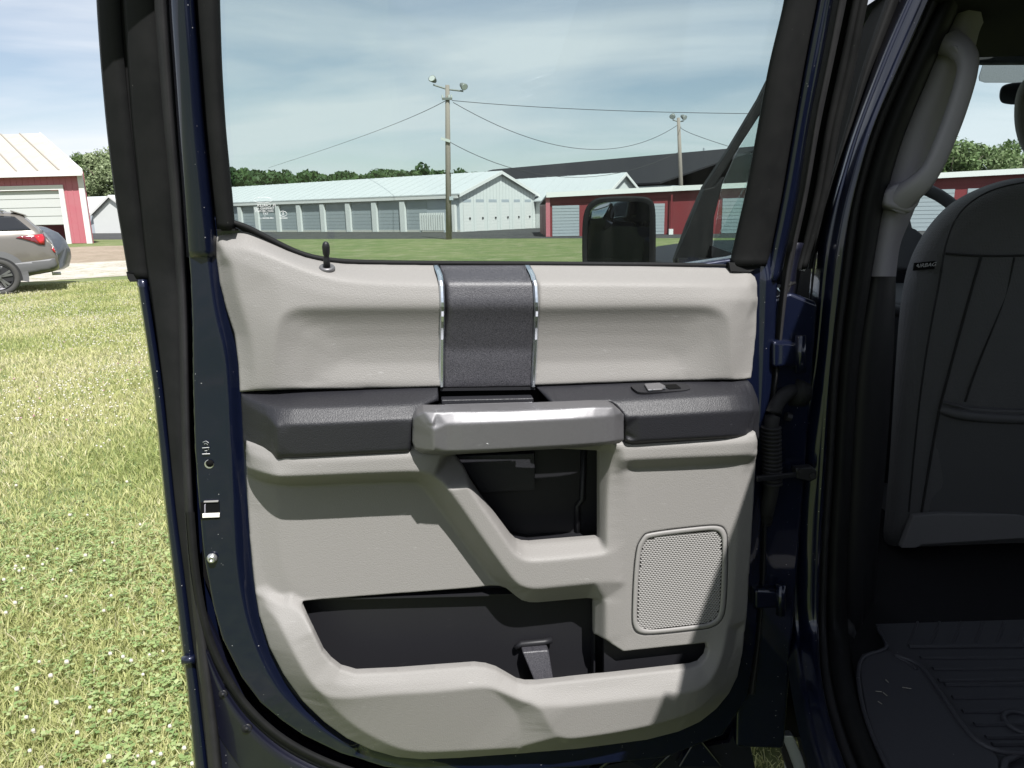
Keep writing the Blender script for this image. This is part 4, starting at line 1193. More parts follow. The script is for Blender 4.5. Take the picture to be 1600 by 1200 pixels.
# the A-pillar/window post as seen through the rear window: solid bar in the side plane
YA = 2.42
mb = MB(); mb.prism([W(x, y, YA) for x, y in post], TF * .06); mb.build('window_post', M['rubber'], fd, bevel=.006)
sail = [(1100, 296), (1116, 292), (1132, 275), (1128, 292), (1116, 340), (1112, 415), (1056, 415), (1054, 406), (1078, 352)]
mb = MB(); mb.prism([W(x, y, YA - .03) for x, y in sail], TF * .05); mb.build('sail_panel', M['rubber'], fd, bevel=.004)
fg = [(1188, 178), (1150, 240), (1128, 290), (1114, 384), (1150, 398), (1172, 330), (1215, 160)]
mb = MB(); mb.prism([W(x, y, YA + .04) for x, y in fg], TF * .005); mb.build('front_window', M['doorglass'], fd)
beltw = [(1112, 384), (1150, 398), (1185, 402), (1185, 420), (1060, 420), (1060, 404), (1112, 404)]
mb = MB(); mb.prism([W(x, y, YA - .06) for x, y in beltw], TF * .05); mb.build('belt_moulding', M['blackflat'], fd)
# mirror
YM = 2.28
def rr_poly(pts, it=2): return chaikin(pts, it, True)
mo = [(911, 330), (925, 312), (942, 307), (1000, 306), (1016, 309), (1024, 320), (1025, 360), (1024, 452), (1018, 462), (922, 462), (911, 448), (909, 380)]
mo = rr_poly(mo, 2)
cxm, cym = 967, 385
rings = []
for sc, dy_ in [(.90, -.004), (.96, -.010), (1.0, -.006), (1.0, .02), (.93, .06), (.78, .10), (.5, .125), (.2, .135)]:
    rings.append([W(cxm + (x - cxm) * sc, cym + (y - cym) * sc, YM + dy_) for x, y in mo])
mh = blob('door_mirror', rings, M['rubber'], truck)
mn = nrm(np.array([-.06, -1.0, -.03]))
gp = rr_poly([(919, 334), (931, 320), (948, 315), (1000, 315), (1014, 319), (1015, 330), (1014, 447), (1008, 454), (926, 454), (918, 444)], 2)
mp0 = W(967, 385, YM - .014)
MB().prism([plane_hit(x, y, mp0, mn) for x, y in gp], -mn * .008).build('mirror_glass', M['mirror'], mh)
gp2 = rr_poly([(921, 334), (932, 322), (948, 317), (959, 317), (960, 345), (950, 360), (922, 362)], 2)
c2 = W(941, 340, YM - .018)
# convex inset: a shallow dome
V_, F_ = [], []
for k, sc in enumerate([1.0, .8, .55, .3, .05]):
    for x, y in gp2:
        p = plane_hit(941 + (x - 941) * sc, 340 + (y - 340) * sc, c2, mn); V_.append(p + mn * (.006 * (1 - sc * sc)))
m_ = len(gp2)
for k in range(4):
    for i in range(m_):
        F_.append([k * m_ + i, k * m_ + (i + 1) % m_, (k + 1) * m_ + (i + 1) % m_, (k + 1) * m_ + i])
mesh_obj('convex_mirror', V_, F_, M['mirror'], mh, smooth=True)
arm = MB(); arm.prism([W(1020, 420, YM + .05), W(1070, 416, YM + .1), W(1070, 470, YM + .1), W(1020, 462, YM + .05)], TF * .08); arm.build('mirror_arm', M['blackflat'], mh, bevel=.01)

# ---- the open rear door
DT = lambda x, y, o: D2(x, y, o)
def dcol(*p): return list(p)
L_out_low = [(205, 380), (215, 450), (238, 600), (258, 800), (270, 900), (284, 1020), (290, 1060), (303, 1200), (310, 1270)]
L_navy = [(263, -120), (265, 0), (279, 200), (287, 300), (292, 380), (296, 430), (299, 500), (300, 600), (303, 700), (309, 780), (317, 870), (332, 950), (346, 1000), (376, 1060), (406, 1100), (440, 1130), (470, 1150), (530, 1180), (600, 1204), (640, 1230)]
# inner panel: one navy sheet behind the trim with a lit stripe at each side
pl_out = [(263, -120, -.01)]
navy_outline = [(287, 340), (292, 380), (296, 430), (299, 500), (300, 600), (303, 700), (309, 780), (317, 870), (332, 950), (346, 1000), (376, 1060), (406, 1100), (440, 1128), (472, 1150), (530, 1178), (600, 1200), (700, 1212), (900, 1200), (1040, 1185), (1130, 1150), (1170, 1090), (1183, 1000), (1190, 900), (1192, 800), (1196, 690), (1207, 600), (1213, 520), (1216, 440), (1219, 400), (1221, 380), (1150, 402), (1000, 425), (690, 425), (540, 424), (420, 385), (372, 352), (340, 338)]
def no(x, y):
    if x < 420: return -.008
    return -.016
nl = [[(338, 372, -.012), (341, 420, -.016), (352, 480, -.02), (366, 520, -.02), (374, 600, -.02), (378, 700, -.02), (386, 820, -.02), (392, 900, -.022), (405, 980, -.022), (440, 1060, -.022), (480, 1110, -.022), (570, 1168, -.02)],
      [(322, 380, -.006), (330, 430, -.006), (340, 500, -.006), (358, 560, -.006), (362, 700, -.006), (368, 800, -.006), (374, 900, -.006), (392, 985, -.006), (425, 1060, -.006), (470, 1112, -.007), (525, 1155, -.008), (590, 1182, -.009), (700, 1196, -.01)],
      [(1186, 440, -.014), (1184, 560, -.014), (1184, 800, -.014), (1170, 1000, -.014), (1120, 1110, -.014), (900, 1180, -.014)],
      [(1200, 440, -.006), (1196, 560, -.008), (1190, 700, -.01)]]
rear_door = relief('rear_door', [(x, y, no(x, y)) for x, y in navy_outline], nl, M['paint'], truck, res=.0026, blur=3, back=.03, edge_r=.006, holes=[[(700, 695, -.016), (950, 690, -.016), (950, 870, -.016), (800, 880, -.016), (735, 800, -.016)], [(440, 915, -.016), (600, 895, -.016), (940, 895, -.016), (1120, 980, -.016), (1120, 1070, -.016), (1060, 1095, -.016), (700, 1100, -.016), (520, 1085, -.016)]])
def sub(*a, **k): return relief(*a, parent=rear_door, **k) if 'parent' not in k else relief(*a, **k)

# outer skin below the belt (seen only in the mirror and from outside)
os_ = [(224, 430), (242, 600), (262, 800), (274, 900), (288, 1020), (296, 1060), (308, 1200), (316, 1270), (620, 1290), (1150, 1270), (1205, 900), (1215, 430), (690, 425), (420, 400), (330, 360)]
skin = MB(); skin.prism([D(x, y, -.105) for x, y in os_], -DN * .012); skin.build('outer_skin', M['paint'], rear_door)
# closing faces behind the trim
cl = [(300, 470), (318, 900), (400, 1110), (640, 1215), (1040, 1190), (1180, 1000), (1190, 470), (690, 440), (430, 420)]
MB().prism([D(x, y, -.085) for x, y in cl], -DN * .01).build('inner_barrier', M['hole'], rear_door)

# left edge, from the outside in: flange hem, dark flange face, seal, gap
y0_, y1_ = -130, 1265
hem_in = [(222, 380), (232, 450), (255, 600), (276, 800), (290, 900), (304, 1020), (310, 1060), (326, 1200), (333, 1270)]
strip('door_hem', [(L_out_low, -.098), ('mix', .15, -.088), ('mix', .5, -.084), ('mix', .85, -.088), (hem_in, -.092)], M['paint'], rear_door, DT, 437, 1265, 70, thick=.01)
fl_in = [(238, -130), (240, 0), (258, 200), (268, 300), (275, 400), (282, 500), (285, 600), (288, 700), (292, 800), (299, 900), (307, 1000), (318, 1100), (328, 1200), (334, 1270)]
strip('edge_flange', [([(188, -130), (192, 0), (206, 200), (217, 300), (226, 400), (236, 470), (254, 600), (274, 800), (288, 900), (303, 1020), (309, 1060), (325, 1200), (332, 1270)], -.094), ('mix', .1, -.080), ('mix', .5, -.074), (fl_in, -.068)], M['rubber'], rear_door, DT, y0_, y1_, 90, thick=.008)
seal_a = fl_in
seal_b = [(258, -130), (261, 0), (274, 200), (283, 300), (289, 400), (294, 500), (296, 600), (298, 700), (303, 800), (311, 880), (325, 950), (340, 1005), (370, 1065), (400, 1105), (470, 1155), (560, 1195), (640, 1225)]
strip('door_seal', [([(238, -130), (240, 0), (256, 200), (266, 300), (273, 400), (279, 500), (281, 600), (284, 700), (288, 800), (294, 880), (300, 950), (306, 1000), (316, 1090), (326, 1200), (332, 1270)], -.066),
                    ('mix', .2, -.046), ('mix', .45, -.034), ('mix', .7, -.034), ('mix', .9, -.05),
                    ([(259, -130), (262, 0), (275, 200), (284, 300), (290, 400), (295, 500), (297, 600), (299, 700), (304, 800), (309, 860), (315, 920), (322, 980), (332, 1060), (340, 1120), (348, 1200), (354, 1270)], -.07)], M['rubberlight'], rear_door, DT, y0_, 1262, 90)
# upper frame: navy face and glass run channel
frame_l = [(263, -130), (265, 0), (279, 200), (287, 300), (292, 380), (294, 410)]
frame_r = [(303, -130), (306, 0), (321, 200), (331, 300), (338, 362), (341, 410)]
strip('window_frame', [([(x - 2, y) for x, y in frame_l], -.03), ('mix', .12, -.012), ('mix', .45, -.004), ('mix', .8, -.008), (frame_r, -.02)], M['paint'], rear_door, DT, y0_, 402, 50, thick=.01)
run_r = [(340, -130), (343, 0), (346, 100), (352, 200), (362, 300), (367, 359)]
strip('glass_run', [([(x + 1, y) for x, y in frame_r], -.022), ('mix', .08, -.008), ('mix', .5, .0), ('mix', .85, -.004), ([(x, y) for x, y in run_r], -.014), ([(x + 1, y) for x, y in run_r], -.05)], M['rubber'], rear_door, DT, y0_, 358.5, 50, thick=.006)
MB().prism([D2(338, 358, -.006), D2(367.5, 357.5, -.004), D2(367.5, 360.5, -.004), D2(339, 361, -.006)], -DN * .03).build('run_end', M['rubber'], rear_door)
MB().prism([D2(x, y, -.102) for x, y in [(174, -130), (330, -130), (350, 200), (352, 352), (330, 420), (220, 420), (192, 200)]], -DN * .008).build('frame_core', M['rubber'], rear_door)
MB().prism([D2(x, y, -.102) for x, y in [(1252, -130), (1384, -130), (1346, 0), (1304, 200), (1254, 410), (1150, 412), (1196, 190), (1237, 0)]], -DN * .008).build('frame_core', M['rubber'], rear_door)
# black applique outside
app = [(148, -130), (150, 0), (157, 100), (166, 200), (178, 300), (192, 380), (199, 425), (201, 436)]
apr = [(186, -130), (189, 0), (196, 100), (206, 200), (218, 300), (229, 390), (234, 436), (234, 440)]
strip('pillar_applique', [(app, -.125), ('mix', .06, -.105), ('mix', .5, -.098), ('mix', .94, -.096), (apr, -.11)], M['rubber'], rear_door, DT, y0_, 436, 50, thick=.012)
MB().prism([D2(197, 425, -.103), D2(199.5, 435, -.103), D2(203, 440.5, -.1), D2(233.5, 439.5, -.1), D2(233.5, 433, -.1), D2(199, 425, -.101)], -DN * .02).build('applique_end', M['rubber'], rear_door)
# right side of the window: run channel, navy strip, edge seal, applique
gl_r = [(1240, -130), (1227, 0), (1202, 100), (1186, 190), (1166, 300), (1143, 400), (1139, 418)]
rr_r = [(1302, -130), (1278, 0), (1258, 100), (1241, 200), (1222, 310), (1200, 420), (1198, 430)]
strip('glass_run', [([(x - 1, y) for x, y in gl_r], -.05), (gl_r, -.014), ('mix', .14, -.006), ('mix', .5, .0), ('mix', .9, -.006), (rr_r, -.02)], M['rubber'], rear_door, DT, y0_, 416, 50, thick=.006)
MB().prism([D2(1139, 410, -.006), D2(1200, 410, -.012), D2(1181, 420, -.008), D2(1172, 425, -.004), D2(1142, 424, -.002)], -DN * .03).build('run_end', M['rubber'], rear_door)
nv_r = [(1328, -130), (1302, 0), (1284, 100), (1263, 200), (1247, 310), (1222, 420), (1218, 440)]
strip('window_frame', [([(x - 3, y) for x, y in rr_r], -.024), ('mix', .2, -.012), ('mix', .7, -.006), (nv_r, -.022)], M['paint'], rear_door, DT, y0_, 440, 50, thick=.01)
es_l = [(1328, -130), (1302, 0), (1284, 100), (1263, 200), (1247, 310), (1222, 420), (1212, 520), (1206, 600), (1196, 690), (1191, 800), (1189, 900), (1182, 1000), (1168, 1090)]
es_r = [(1350, -130), (1323, 0), (1302, 100), (1280, 200), (1262, 310), (1236, 420), (1224, 520), (1216, 600), (1204, 690), (1199, 800), (1197, 900), (1190, 1000), (1178, 1100)]
strip('door_seal', [(es_l, -.03), ('mix', .35, -.02), ('mix', .6, -.012), ('mix', .85, -.02), (es_r, -.045)], M['rubberlight'], rear_door, DT, y0_, 1085, 80)
ef_r = [(1392, -130), (1356, 0), (1338, 100), (1312, 200), (1294, 310), (1262, 415), (1258, 432)]
strip('pillar_applique', [([(x + 8, y) for x, y in es_r if y < 440], -.085), ('mix', .08, -.07), ('mix', .48, -.066), ('mix', .5, -.074), ('mix', .56, -.066), ('mix', .94, -.07), (ef_r, -.09)], M['rubber'], rear_door, DT, y0_, 420, 50, thick=.012)
MB().prism([D2(1247, 416, -.08), D2(1260, 418, -.08), D2(1257, 424, -.08), D2(1246, 421, -.08)], -DN * .014).build('applique_clip', M['brightmetal'], rear_door)
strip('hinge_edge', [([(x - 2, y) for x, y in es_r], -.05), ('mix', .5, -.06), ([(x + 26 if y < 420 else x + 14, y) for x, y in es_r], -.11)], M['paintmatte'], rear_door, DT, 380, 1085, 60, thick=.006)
# top bar of the frame (just above the picture)
MB().prism([D2(150, -118, -.1), D2(1330, -118, -.1), D2(1335, -140, -.1), D2(148, -140, -.1)], DN * .09).build('frame_header', M['paint'], rear_door)
# glass
gl = [(336, -130), (340, 40), (346, 180), (358, 300), (362, 345), (360, 352), (385, 366), (430, 390), (480, 408), (540, 420), (690, 424), (1000, 424), (1142, 424), (1160, 330), (1200, 140), (1255, -130)]
gv = [D2(x, y, -.03) for x, y in gl]
MB().prism(gv, -DN * .004).build('window_glass', M['doorglass'], rear_door)
# outer belt seal line and inner belt sweep
bs = [(362, 348), (385, 355), (412, 369), (450, 389), (478, 400), (505, 406), (540, 410), (600, 411.5), (690, 412.5), (830, 413), (1000, 414.5), (1143, 416)]
MB().tube([D2(x, y - 1.0, -.019) for x, y in chaikin(bs, 2)], .0042, 8).build('belt_seal', M['rubber'], rear_door, smooth=True)
V_ = []
bc_ = chaikin(bs, 2)
MB_ = MB()
for a, b in zip(bc_[:-1], bc_[1:]):
    MB_.prism([D2(a[0], a[1] - 1, -.023), D2(b[0], b[1] - 1, -.023), D2(b[0], b[1] + 14, -.023), D2(a[0], a[1] + 14, -.023)], -DN * .003)
MB_.build('belt_backing', M['rubber'], rear_door)

# ---- trim: upper pad
def prof(x, offs):
    return [(x, y, o) for y, o in offs]
pt_ = [(337, 367), (342, 363), (368, 360.5), (376, 357.5), (388, 358.5), (412, 371), (450, 391), (478, 402), (505, 408), (540, 412), (600, 413), (690, 414)]
utl_out = [(x, y, -.016) for x, y in pt_] + [(684, 414.2, -.016), (689, 445, .03), (690.5, 470, .038), (691, 480, .039), (691, 492, .0313), (691, 505, .0252), (691, 525, .0192), (691, 545, .0160), (691, 566, .0152), (690, 605, .022), (560, 608, .0192), (430, 611, .027), (400, 612, .02), (374, 613, .008), (372, 570, .004), (366, 522, -.002), (353, 482, -.008), (343, 442, -.012), (338, 402, -.014)]
utl_out = [p for p in utl_out if not (p[0] == 690 and p[1] == 414)]
utl_lines = [
    [(341, 383, .004), (360, 384, .012), (400, 388, .020), (440, 402, .026), (480, 418, .029), (520, 431, .030), (560, 438, .031), (620, 441, .031), (689, 442, .031)],
    [(350, 398, .013), (372, 406, .020), (420, 428, .031), (470, 450, .036), (520, 462, .0375), (560, 466, .038), (690, 468, .038)],
    [(360, 400, .017), (367, 440, .020), (379, 485, .023), (392, 525, .025), (398, 570, .024), (400, 606, .022)],
    [(425, 606, .028), (426, 560, .033), (430, 520, .037), (436, 498, .0385), (452, 484, .039), (480, 480, .039), (690.5, 480, .039)],
    [(444, 604, .0265), (444, 545, .0295), (449, 513, .0325), (462, 497, .0313), (490, 492, .0313), (690.5, 492, .0313)],
    [(462, 603, .0240), (462, 545, .0248), (468, 520, .0270), (484, 508, .0252), (520, 505, .0252), (690.5, 505, .0252)],
    [(486, 602, .0192), (488, 552, .0206), (500, 532, .0220), (524, 525, .0192), (690.5, 525, .0192)],
    [(520, 601, .0222), (524, 566, .0154), (560, 548, .0158), (690.5, 545, .0160)],
    [(560, 568, .0152), (690.5, 566, .0152)], [(540, 600, .0222), (690, 598, .0220)],
]
relief('upper_trim', utl_out, utl_lines, M['trim'], rear_door, res=.0022, blur=7, back=.03, edge_r=.004)
utr_out = [(823, 414.5, -.016), (1000, 416, -.016), (1136, 418.5, -.016), (1144, 423, -.012), (1166, 423.5, -.01), (1171, 425, -.01), (1180, 433, -.008), (1184, 445, -.004), (1182, 520, .004), (1176, 580, .008), (1175, 592, .012), (1163, 594.3, .018), (1144, 594.6, .0255), (1127, 594.8, .0253), (1110, 595, .0240), (1090, 595.2, .0215), (1064, 595.7, .0205), (1000, 597, .02), (834, 603, .022), (837, 566, .0152), (838, 545, .0160), (838.5, 525, .0192), (839, 505, .0252), (839, 492, .0313), (839, 480, .039), (839, 468, .038), (838, 445, .0315)]
utr_lines = [
    [(838, 441, .031), (900, 441, .031), (1100, 443, .031), (1172, 446, .0152)],
    [(839, 468, .038), (1100, 467, .038), (1150, 468, .034), (1182, 470, .016)],
    [(839, 480, .039), (900, 480, .039), (1090, 477, .039), (1120, 481, .039), (1137, 493, .0375), (1143, 515, .035), (1144, 560, .031), (1144, 594, .026)],
    [(839, 492, .0313), (1080, 489, .0313), (1110, 493, .0313), (1124, 506, .0325), (1128, 545, .0290), (1127, 594, .0255)],
    [(839, 505, .0252), (1070, 502, .0252), (1098, 505, .0280), (1109, 518, .0268), (1111, 545, .0248), (1110, 594, .0240)],
    [(839, 525, .0192), (1050, 522, .0192), (1080, 526, .0220), (1090, 548, .0206), (1090, 594, .0228)],
    [(839, 545, .0160), (1040, 542, .0158), (1062, 560, .0154), (1064, 594, .0222)],
    [(839, 566, .0152), (1030, 563, .0152)], [(838, 599, .0220), (1040, 593, .0222)],
    [(1166, 500, .022), (1163, 560, .0152), (1160, 592, .016)],
]
relief('upper_trim', utr_out, utr_lines, M['trim'], rear_door, res=.0022, blur=7, back=.03, edge_r=.004)
ins_out = [(687, 414.5, -.016), (820, 414.5, -.016), (834, 445, .0315), (836, 468, .037), (836, 480, .038), (835.5, 492, .0325), (835, 505, .0275), (834, 525, .0215), (833, 545, .0152), (832, 566, .017), (831, 604, .0160), (694, 606.5, .0160), (694, 566, .017), (694.5, 545, .0152), (695, 525, .0215), (695, 505, .0275), (695, 492, .0325), (695, 480, .038), (695, 468, .037), (693, 445, .0315)]
ins_lines = [[(692, 440, .030), (832, 440, .030)]] + [[(695, y, o), (834, y, o)] for y, o in ((468, .037), (480, .038), (492, .0325), (505, .0275), (525, .0215), (545, .0152), (566, .017), (600, .0185))]
relief('accent_panel', ins_out, ins_lines, M['insert'], rear_door, res=.0022, blur=7, back=.03, edge_r=.002)
for xs_ in ([(681, 414), (687, 428), (690, 445), (691.5, 480), (690.5, 540), (690, 605)], [(824, 414), (832, 428), (836.5, 445), (838.5, 480), (836.5, 540), (833, 603)]):
    oo = [-.012, .016, .033, .0405, .016, .0192]
    cpts = [(x, y, o) for (x, y), o in zip(xs_, oo)]
    ys_ = [414, 421, 430, 438, 446, 455, 465, 472, 479, 486, 494, 502, 512, 530, 556, 580, 604]
    offs_ = [-.012, .006, .022, .031, .0338, .0362, .0385, .0395, .0395, .0365, .0313, .0305, .0272, .0192, .0195, .0195, .0192]
    pth = [D(float(np.interp(y, [p[1] for p in xs_], [p[0] for p in xs_])), y, o + .0005) for y, o in zip(ys_, offs_)]
    mbx = MB(); 
    a_ = [p - DU * .0042 for p in pth]; b_ = [p + DU * .0042 for p in pth]
    for i in range(len(pth) - 1):
        m0, m1 = pth[i] + DN * .004, pth[i + 1] + DN * .004
        mbx.poly([a_[i], a_[i + 1], m1 - DU * .0018, m0 - DU * .0018]); mbx.poly([m0 - DU * .0018, m1 - DU * .0018, m1 + DU * .0018, m0 + DU * .0018]); mbx.poly([m0 + DU * .0018, m1 + DU * .0018, b_[i + 1], b_[i]])
        mbx.poly([a_[i], b_[i], b_[i] - DN * .01, a_[i] - DN * .01])
    mbx.build('chrome_strip', M['chrome'], rear_door)

# ---- armrest pads
al_out = [(376, 616, .008), (520, 611, .014), (684, 604.5, .016), (685.5, 628, .040), (672, 632, .055), (659, 639, .068), (650, 650, .080), (645, 664, .085), (643, 690, .083), (642, 706, .072), (642, 713, .062), (440, 723, .058), (428, 722, .05), (400, 712, .028), (386, 702, .010), (380, 690, .004), (378, 660, .004)]
al_lines = [
    [(382, 620, .012), (431, 636, .066), (500, 634, .0675), (600, 631, .0675), (655, 629, .064), (684, 622, .045)],
    [(380, 630, .012), (418, 650, .060), (432, 664, .084), (500, 662, .086), (600, 657, .086), (647, 654, .084)],
    [(383, 690, .012), (420, 700, .055), (434, 712, .080), (500, 710, .082), (600, 705, .082), (642, 703, .081)],
    [(432, 664, .084), (434, 712, .080)], [(418, 650, .062), (422, 700, .058)],
]
relief('armrest_pad', al_out, al_lines, M['black'], rear_door, res=.0022, blur=2, back=.05, edge_r=.004)
ar_out = [(836, 604.5, .016), (841, 604, .018), (1000, 598, .018), (1150, 594.5, .014), (1170, 595, .012), (1176, 602, .014), (1184, 622, .016), (1187, 640, .018), (1186, 686, .014), (1172, 689, .03), (1160, 690.5, .045), (976, 700, .058), (976, 660, .083), (973, 646, .082), (962, 634, .074), (955, 629, .070), (870, 634, .070), (862, 632, .066)]
ar_lines = [
    [(868, 631, .066), (955, 626, .068), (1100, 618, .068), (1160, 615, .062), (1180, 620, .030)],
    [(975, 652, .086), (1100, 645, .086), (1170, 641, .078), (1186, 642, .03)],
    [(976, 690, .082), (1100, 684, .082), (1165, 680, .074), (1185, 682, .022)],
    [(845, 607, .022), (866, 630, .070)],
]
relief('armrest_pad', ar_out, ar_lines, M['black'], rear_door, res=.0022, blur=2, back=.05, edge_r=.004)
# window switch in its bezel on the armrest top
def ontop(x, y, lift=0.0):
    o = float(np.interp(y, [596, 619], [.020, .068]))
    return D(x, y, o + lift)
bz = chaikin([(984, 601), (1000, 599.5), (1062, 597.5), (1074, 600), (1082, 609), (1040, 612), (1000, 614), (990, 608)], 2, True)
bzn = nrm(np.cross(ontop(1050, 600) - ontop(1000, 602), ontop(1030, 611) - ontop(1030, 598)))
if bzn[2] < 0: bzn = -bzn
MB().prism([ontop(x, y, .001) for x, y in bz], -bzn * .003).build('switch_bezel', M['blackflat'], rear_door)
sw = [(1006, 602), (1030, 600.5), (1040, 606), (1034, 611), (1012, 612)]
MB().prism([ontop(x, y, .0015) for x, y in sw], bzn * .004).build('window_switch', M['silver'], rear_door, bevel=.0015)
sw2 = [(1034, 602), (1056, 601), (1064, 607), (1046, 608.5)]
MB().prism([ontop(x, y, .0012) for x, y in sw2], bzn * .0012).build('switch_well', M['hole'], rear_door)
MB().tube([ontop(1014, 610.5, .006), ontop(1027, 607.5, .007), ontop(1040, 606.5, .0055)], .0013, 6).build('switch_lip', M['chrome'], rear_door)

# ---- pull handle
ph_out = [(645, 654, .100), (651, 648, .107), (662, 643, .114), (682, 643.5, .1185), (800, 641, .1185), (930, 635.5, .1185), (958, 635.5, .1145), (968, 640, .106), (975, 648, .100), (975, 688, .098), (968, 693, .094), (906, 699, .088), (690, 711.5, .088), (660, 709, .090), (648, 702, .092), (644, 690, .092)]
ph_lines = [
    [(650, 664, .104), (676, 664, .128), (800, 659, .130), (952, 652, .128), (973, 644, .106)],
    [(650, 700, .098), (678, 707, .125), (800, 702, .127), (955, 692.5, .125), (972, 686, .104)],
    [(676, 664, .128), (678, 707, .125)],
]
relief('pull_handle', ph_out, ph_lines, M['silver'], rear_door, res=.0016, blur=2, back=.040, edge_r=.003)
for pts in ([(753, 685), (757, 686.5)], [(755, 688), (761, 689)], [(758, 690.5), (764, 691)], [(760, 692.5), (763, 693.5)]):
    MB().tube([D(x, y, .1268) for x, y in pts], .0004, 5).build('handle_scuff', M['white'], rear_door)
# cavity behind it, release lever, and the textured block
MB().prism([D(686, 600, -.0), D(842, 598, -.0), D(846, 690, -.0), D(686, 690, -.0)], -DN * .006).build('handle_cup', M['hole'], rear_door)
MB().prism([D(688, 607, .018), D(836, 604.5, .018), D(836, 609, .018), D(688, 611, .018)], -DN * .02).build('cup_lip', M['blackflat'], rear_door)
MB().prism([D(690, 625, .045), D(834, 622, .045), D(834, 640, .045), D(690, 642, .045)], -DN * .025).build('lever_block', M['black'], rear_door, bevel=.002)
MB().prism([D(694, 636.5, .072), D(834, 632.5, .072), D(834, 637, .075), D(694, 641, .075)], -DN * .010 + U3 * .003).build('release_lever', M['silver'], rear_door, bevel=.0015)
MB().prism([D(834, 632, .074), D(840, 631.5, .074), D(841, 636, .076), D(834, 637, .076)], -DN * .012).build('lever_end', M['silver'], rear_door, bevel=.001)

# ---- lower trim with the two pockets
sp_out = [(1004, 838), (1012, 832), (1100, 821.5), (1124, 821), (1133, 827), (1137.5, 842), (1135, 940), (1130, 966), (1118, 978), (1100, 983), (1016, 992), (998, 990), (990, 982), (987, 966), (992, 860)]
E_rim = [(470, 946, .010), (476, 962, .028), (488, 987, .044), (504, 1020, .050), (516, 1034, .052), (532, 1046, .053), (556, 1053, .055), (620, 1050, .055), (700, 1044, .055), (742, 1041, .055), (760, 1043, .055), (776, 1048, .056), (794, 1058, .058), (808, 1066, .061), (822, 1069.5, .064), (840, 1069.5, .065), (960, 1057, .064), (1082, 1043, .060), (1094, 1039, .058), (1104, 1028, .054), (1107, 1016, .050), (1104, 1005, .048)]
H1_top = [(472, 939, .0), (600, 929.5, .0), (740, 919, .0), (766, 915.5, .0), (782, 916, .002), (792, 920, .008), (803, 929, .012), (815, 938, .014), (826, 941, .015), (840, 941.5, .018), (928, 934, .018)]
low_hole = H1_top + [(928, 990, .016), (946, 1001, .046), (974, 1018.5, .050)] + E_rim[::-1]
up_hole = [(708, 708, .024), (722, 727, .026), (751, 773, .028), (776, 806, .028), (798, 836, .028), (806, 844, .028), (816, 848, .028), (828, 849, .028), (935, 840.5, .030), (935, 704, .022), (800, 698, .02)]
lt_out = [(384, 690, .02), (440, 700, .066), (660, 696, .068), (800, 688, .06), (976, 690, .066), (1182, 676, .062), (1185, 690, .058), (1184.5, 711, .050), (1182, 724, .034), (1178, 800, .032), (1173, 880, .030), (1169, 950, .026), (1166, 985, .022), (1161, 1022, .012), (1153, 1058, .004), (1140, 1084, .006), (1120, 1108, .006), (1095, 1128, .008), (1060, 1144, .010), (1010, 1157, .012), (900, 1171, .012), (800, 1179, .012), (720, 1185, .012), (660, 1187.5, .012), (620, 1184, .010), (580, 1173, .010), (540, 1154, .008), (505, 1128, .006), (472, 1096, .004), (442, 1054, .002), (420, 1012, .0), (404, 962, -.004), (396, 910, -.008), (390, 850, -.010), (386, 790, -.010), (384, 745, -.006), (383.5, 731, .012), (383.5, 705, .012)]
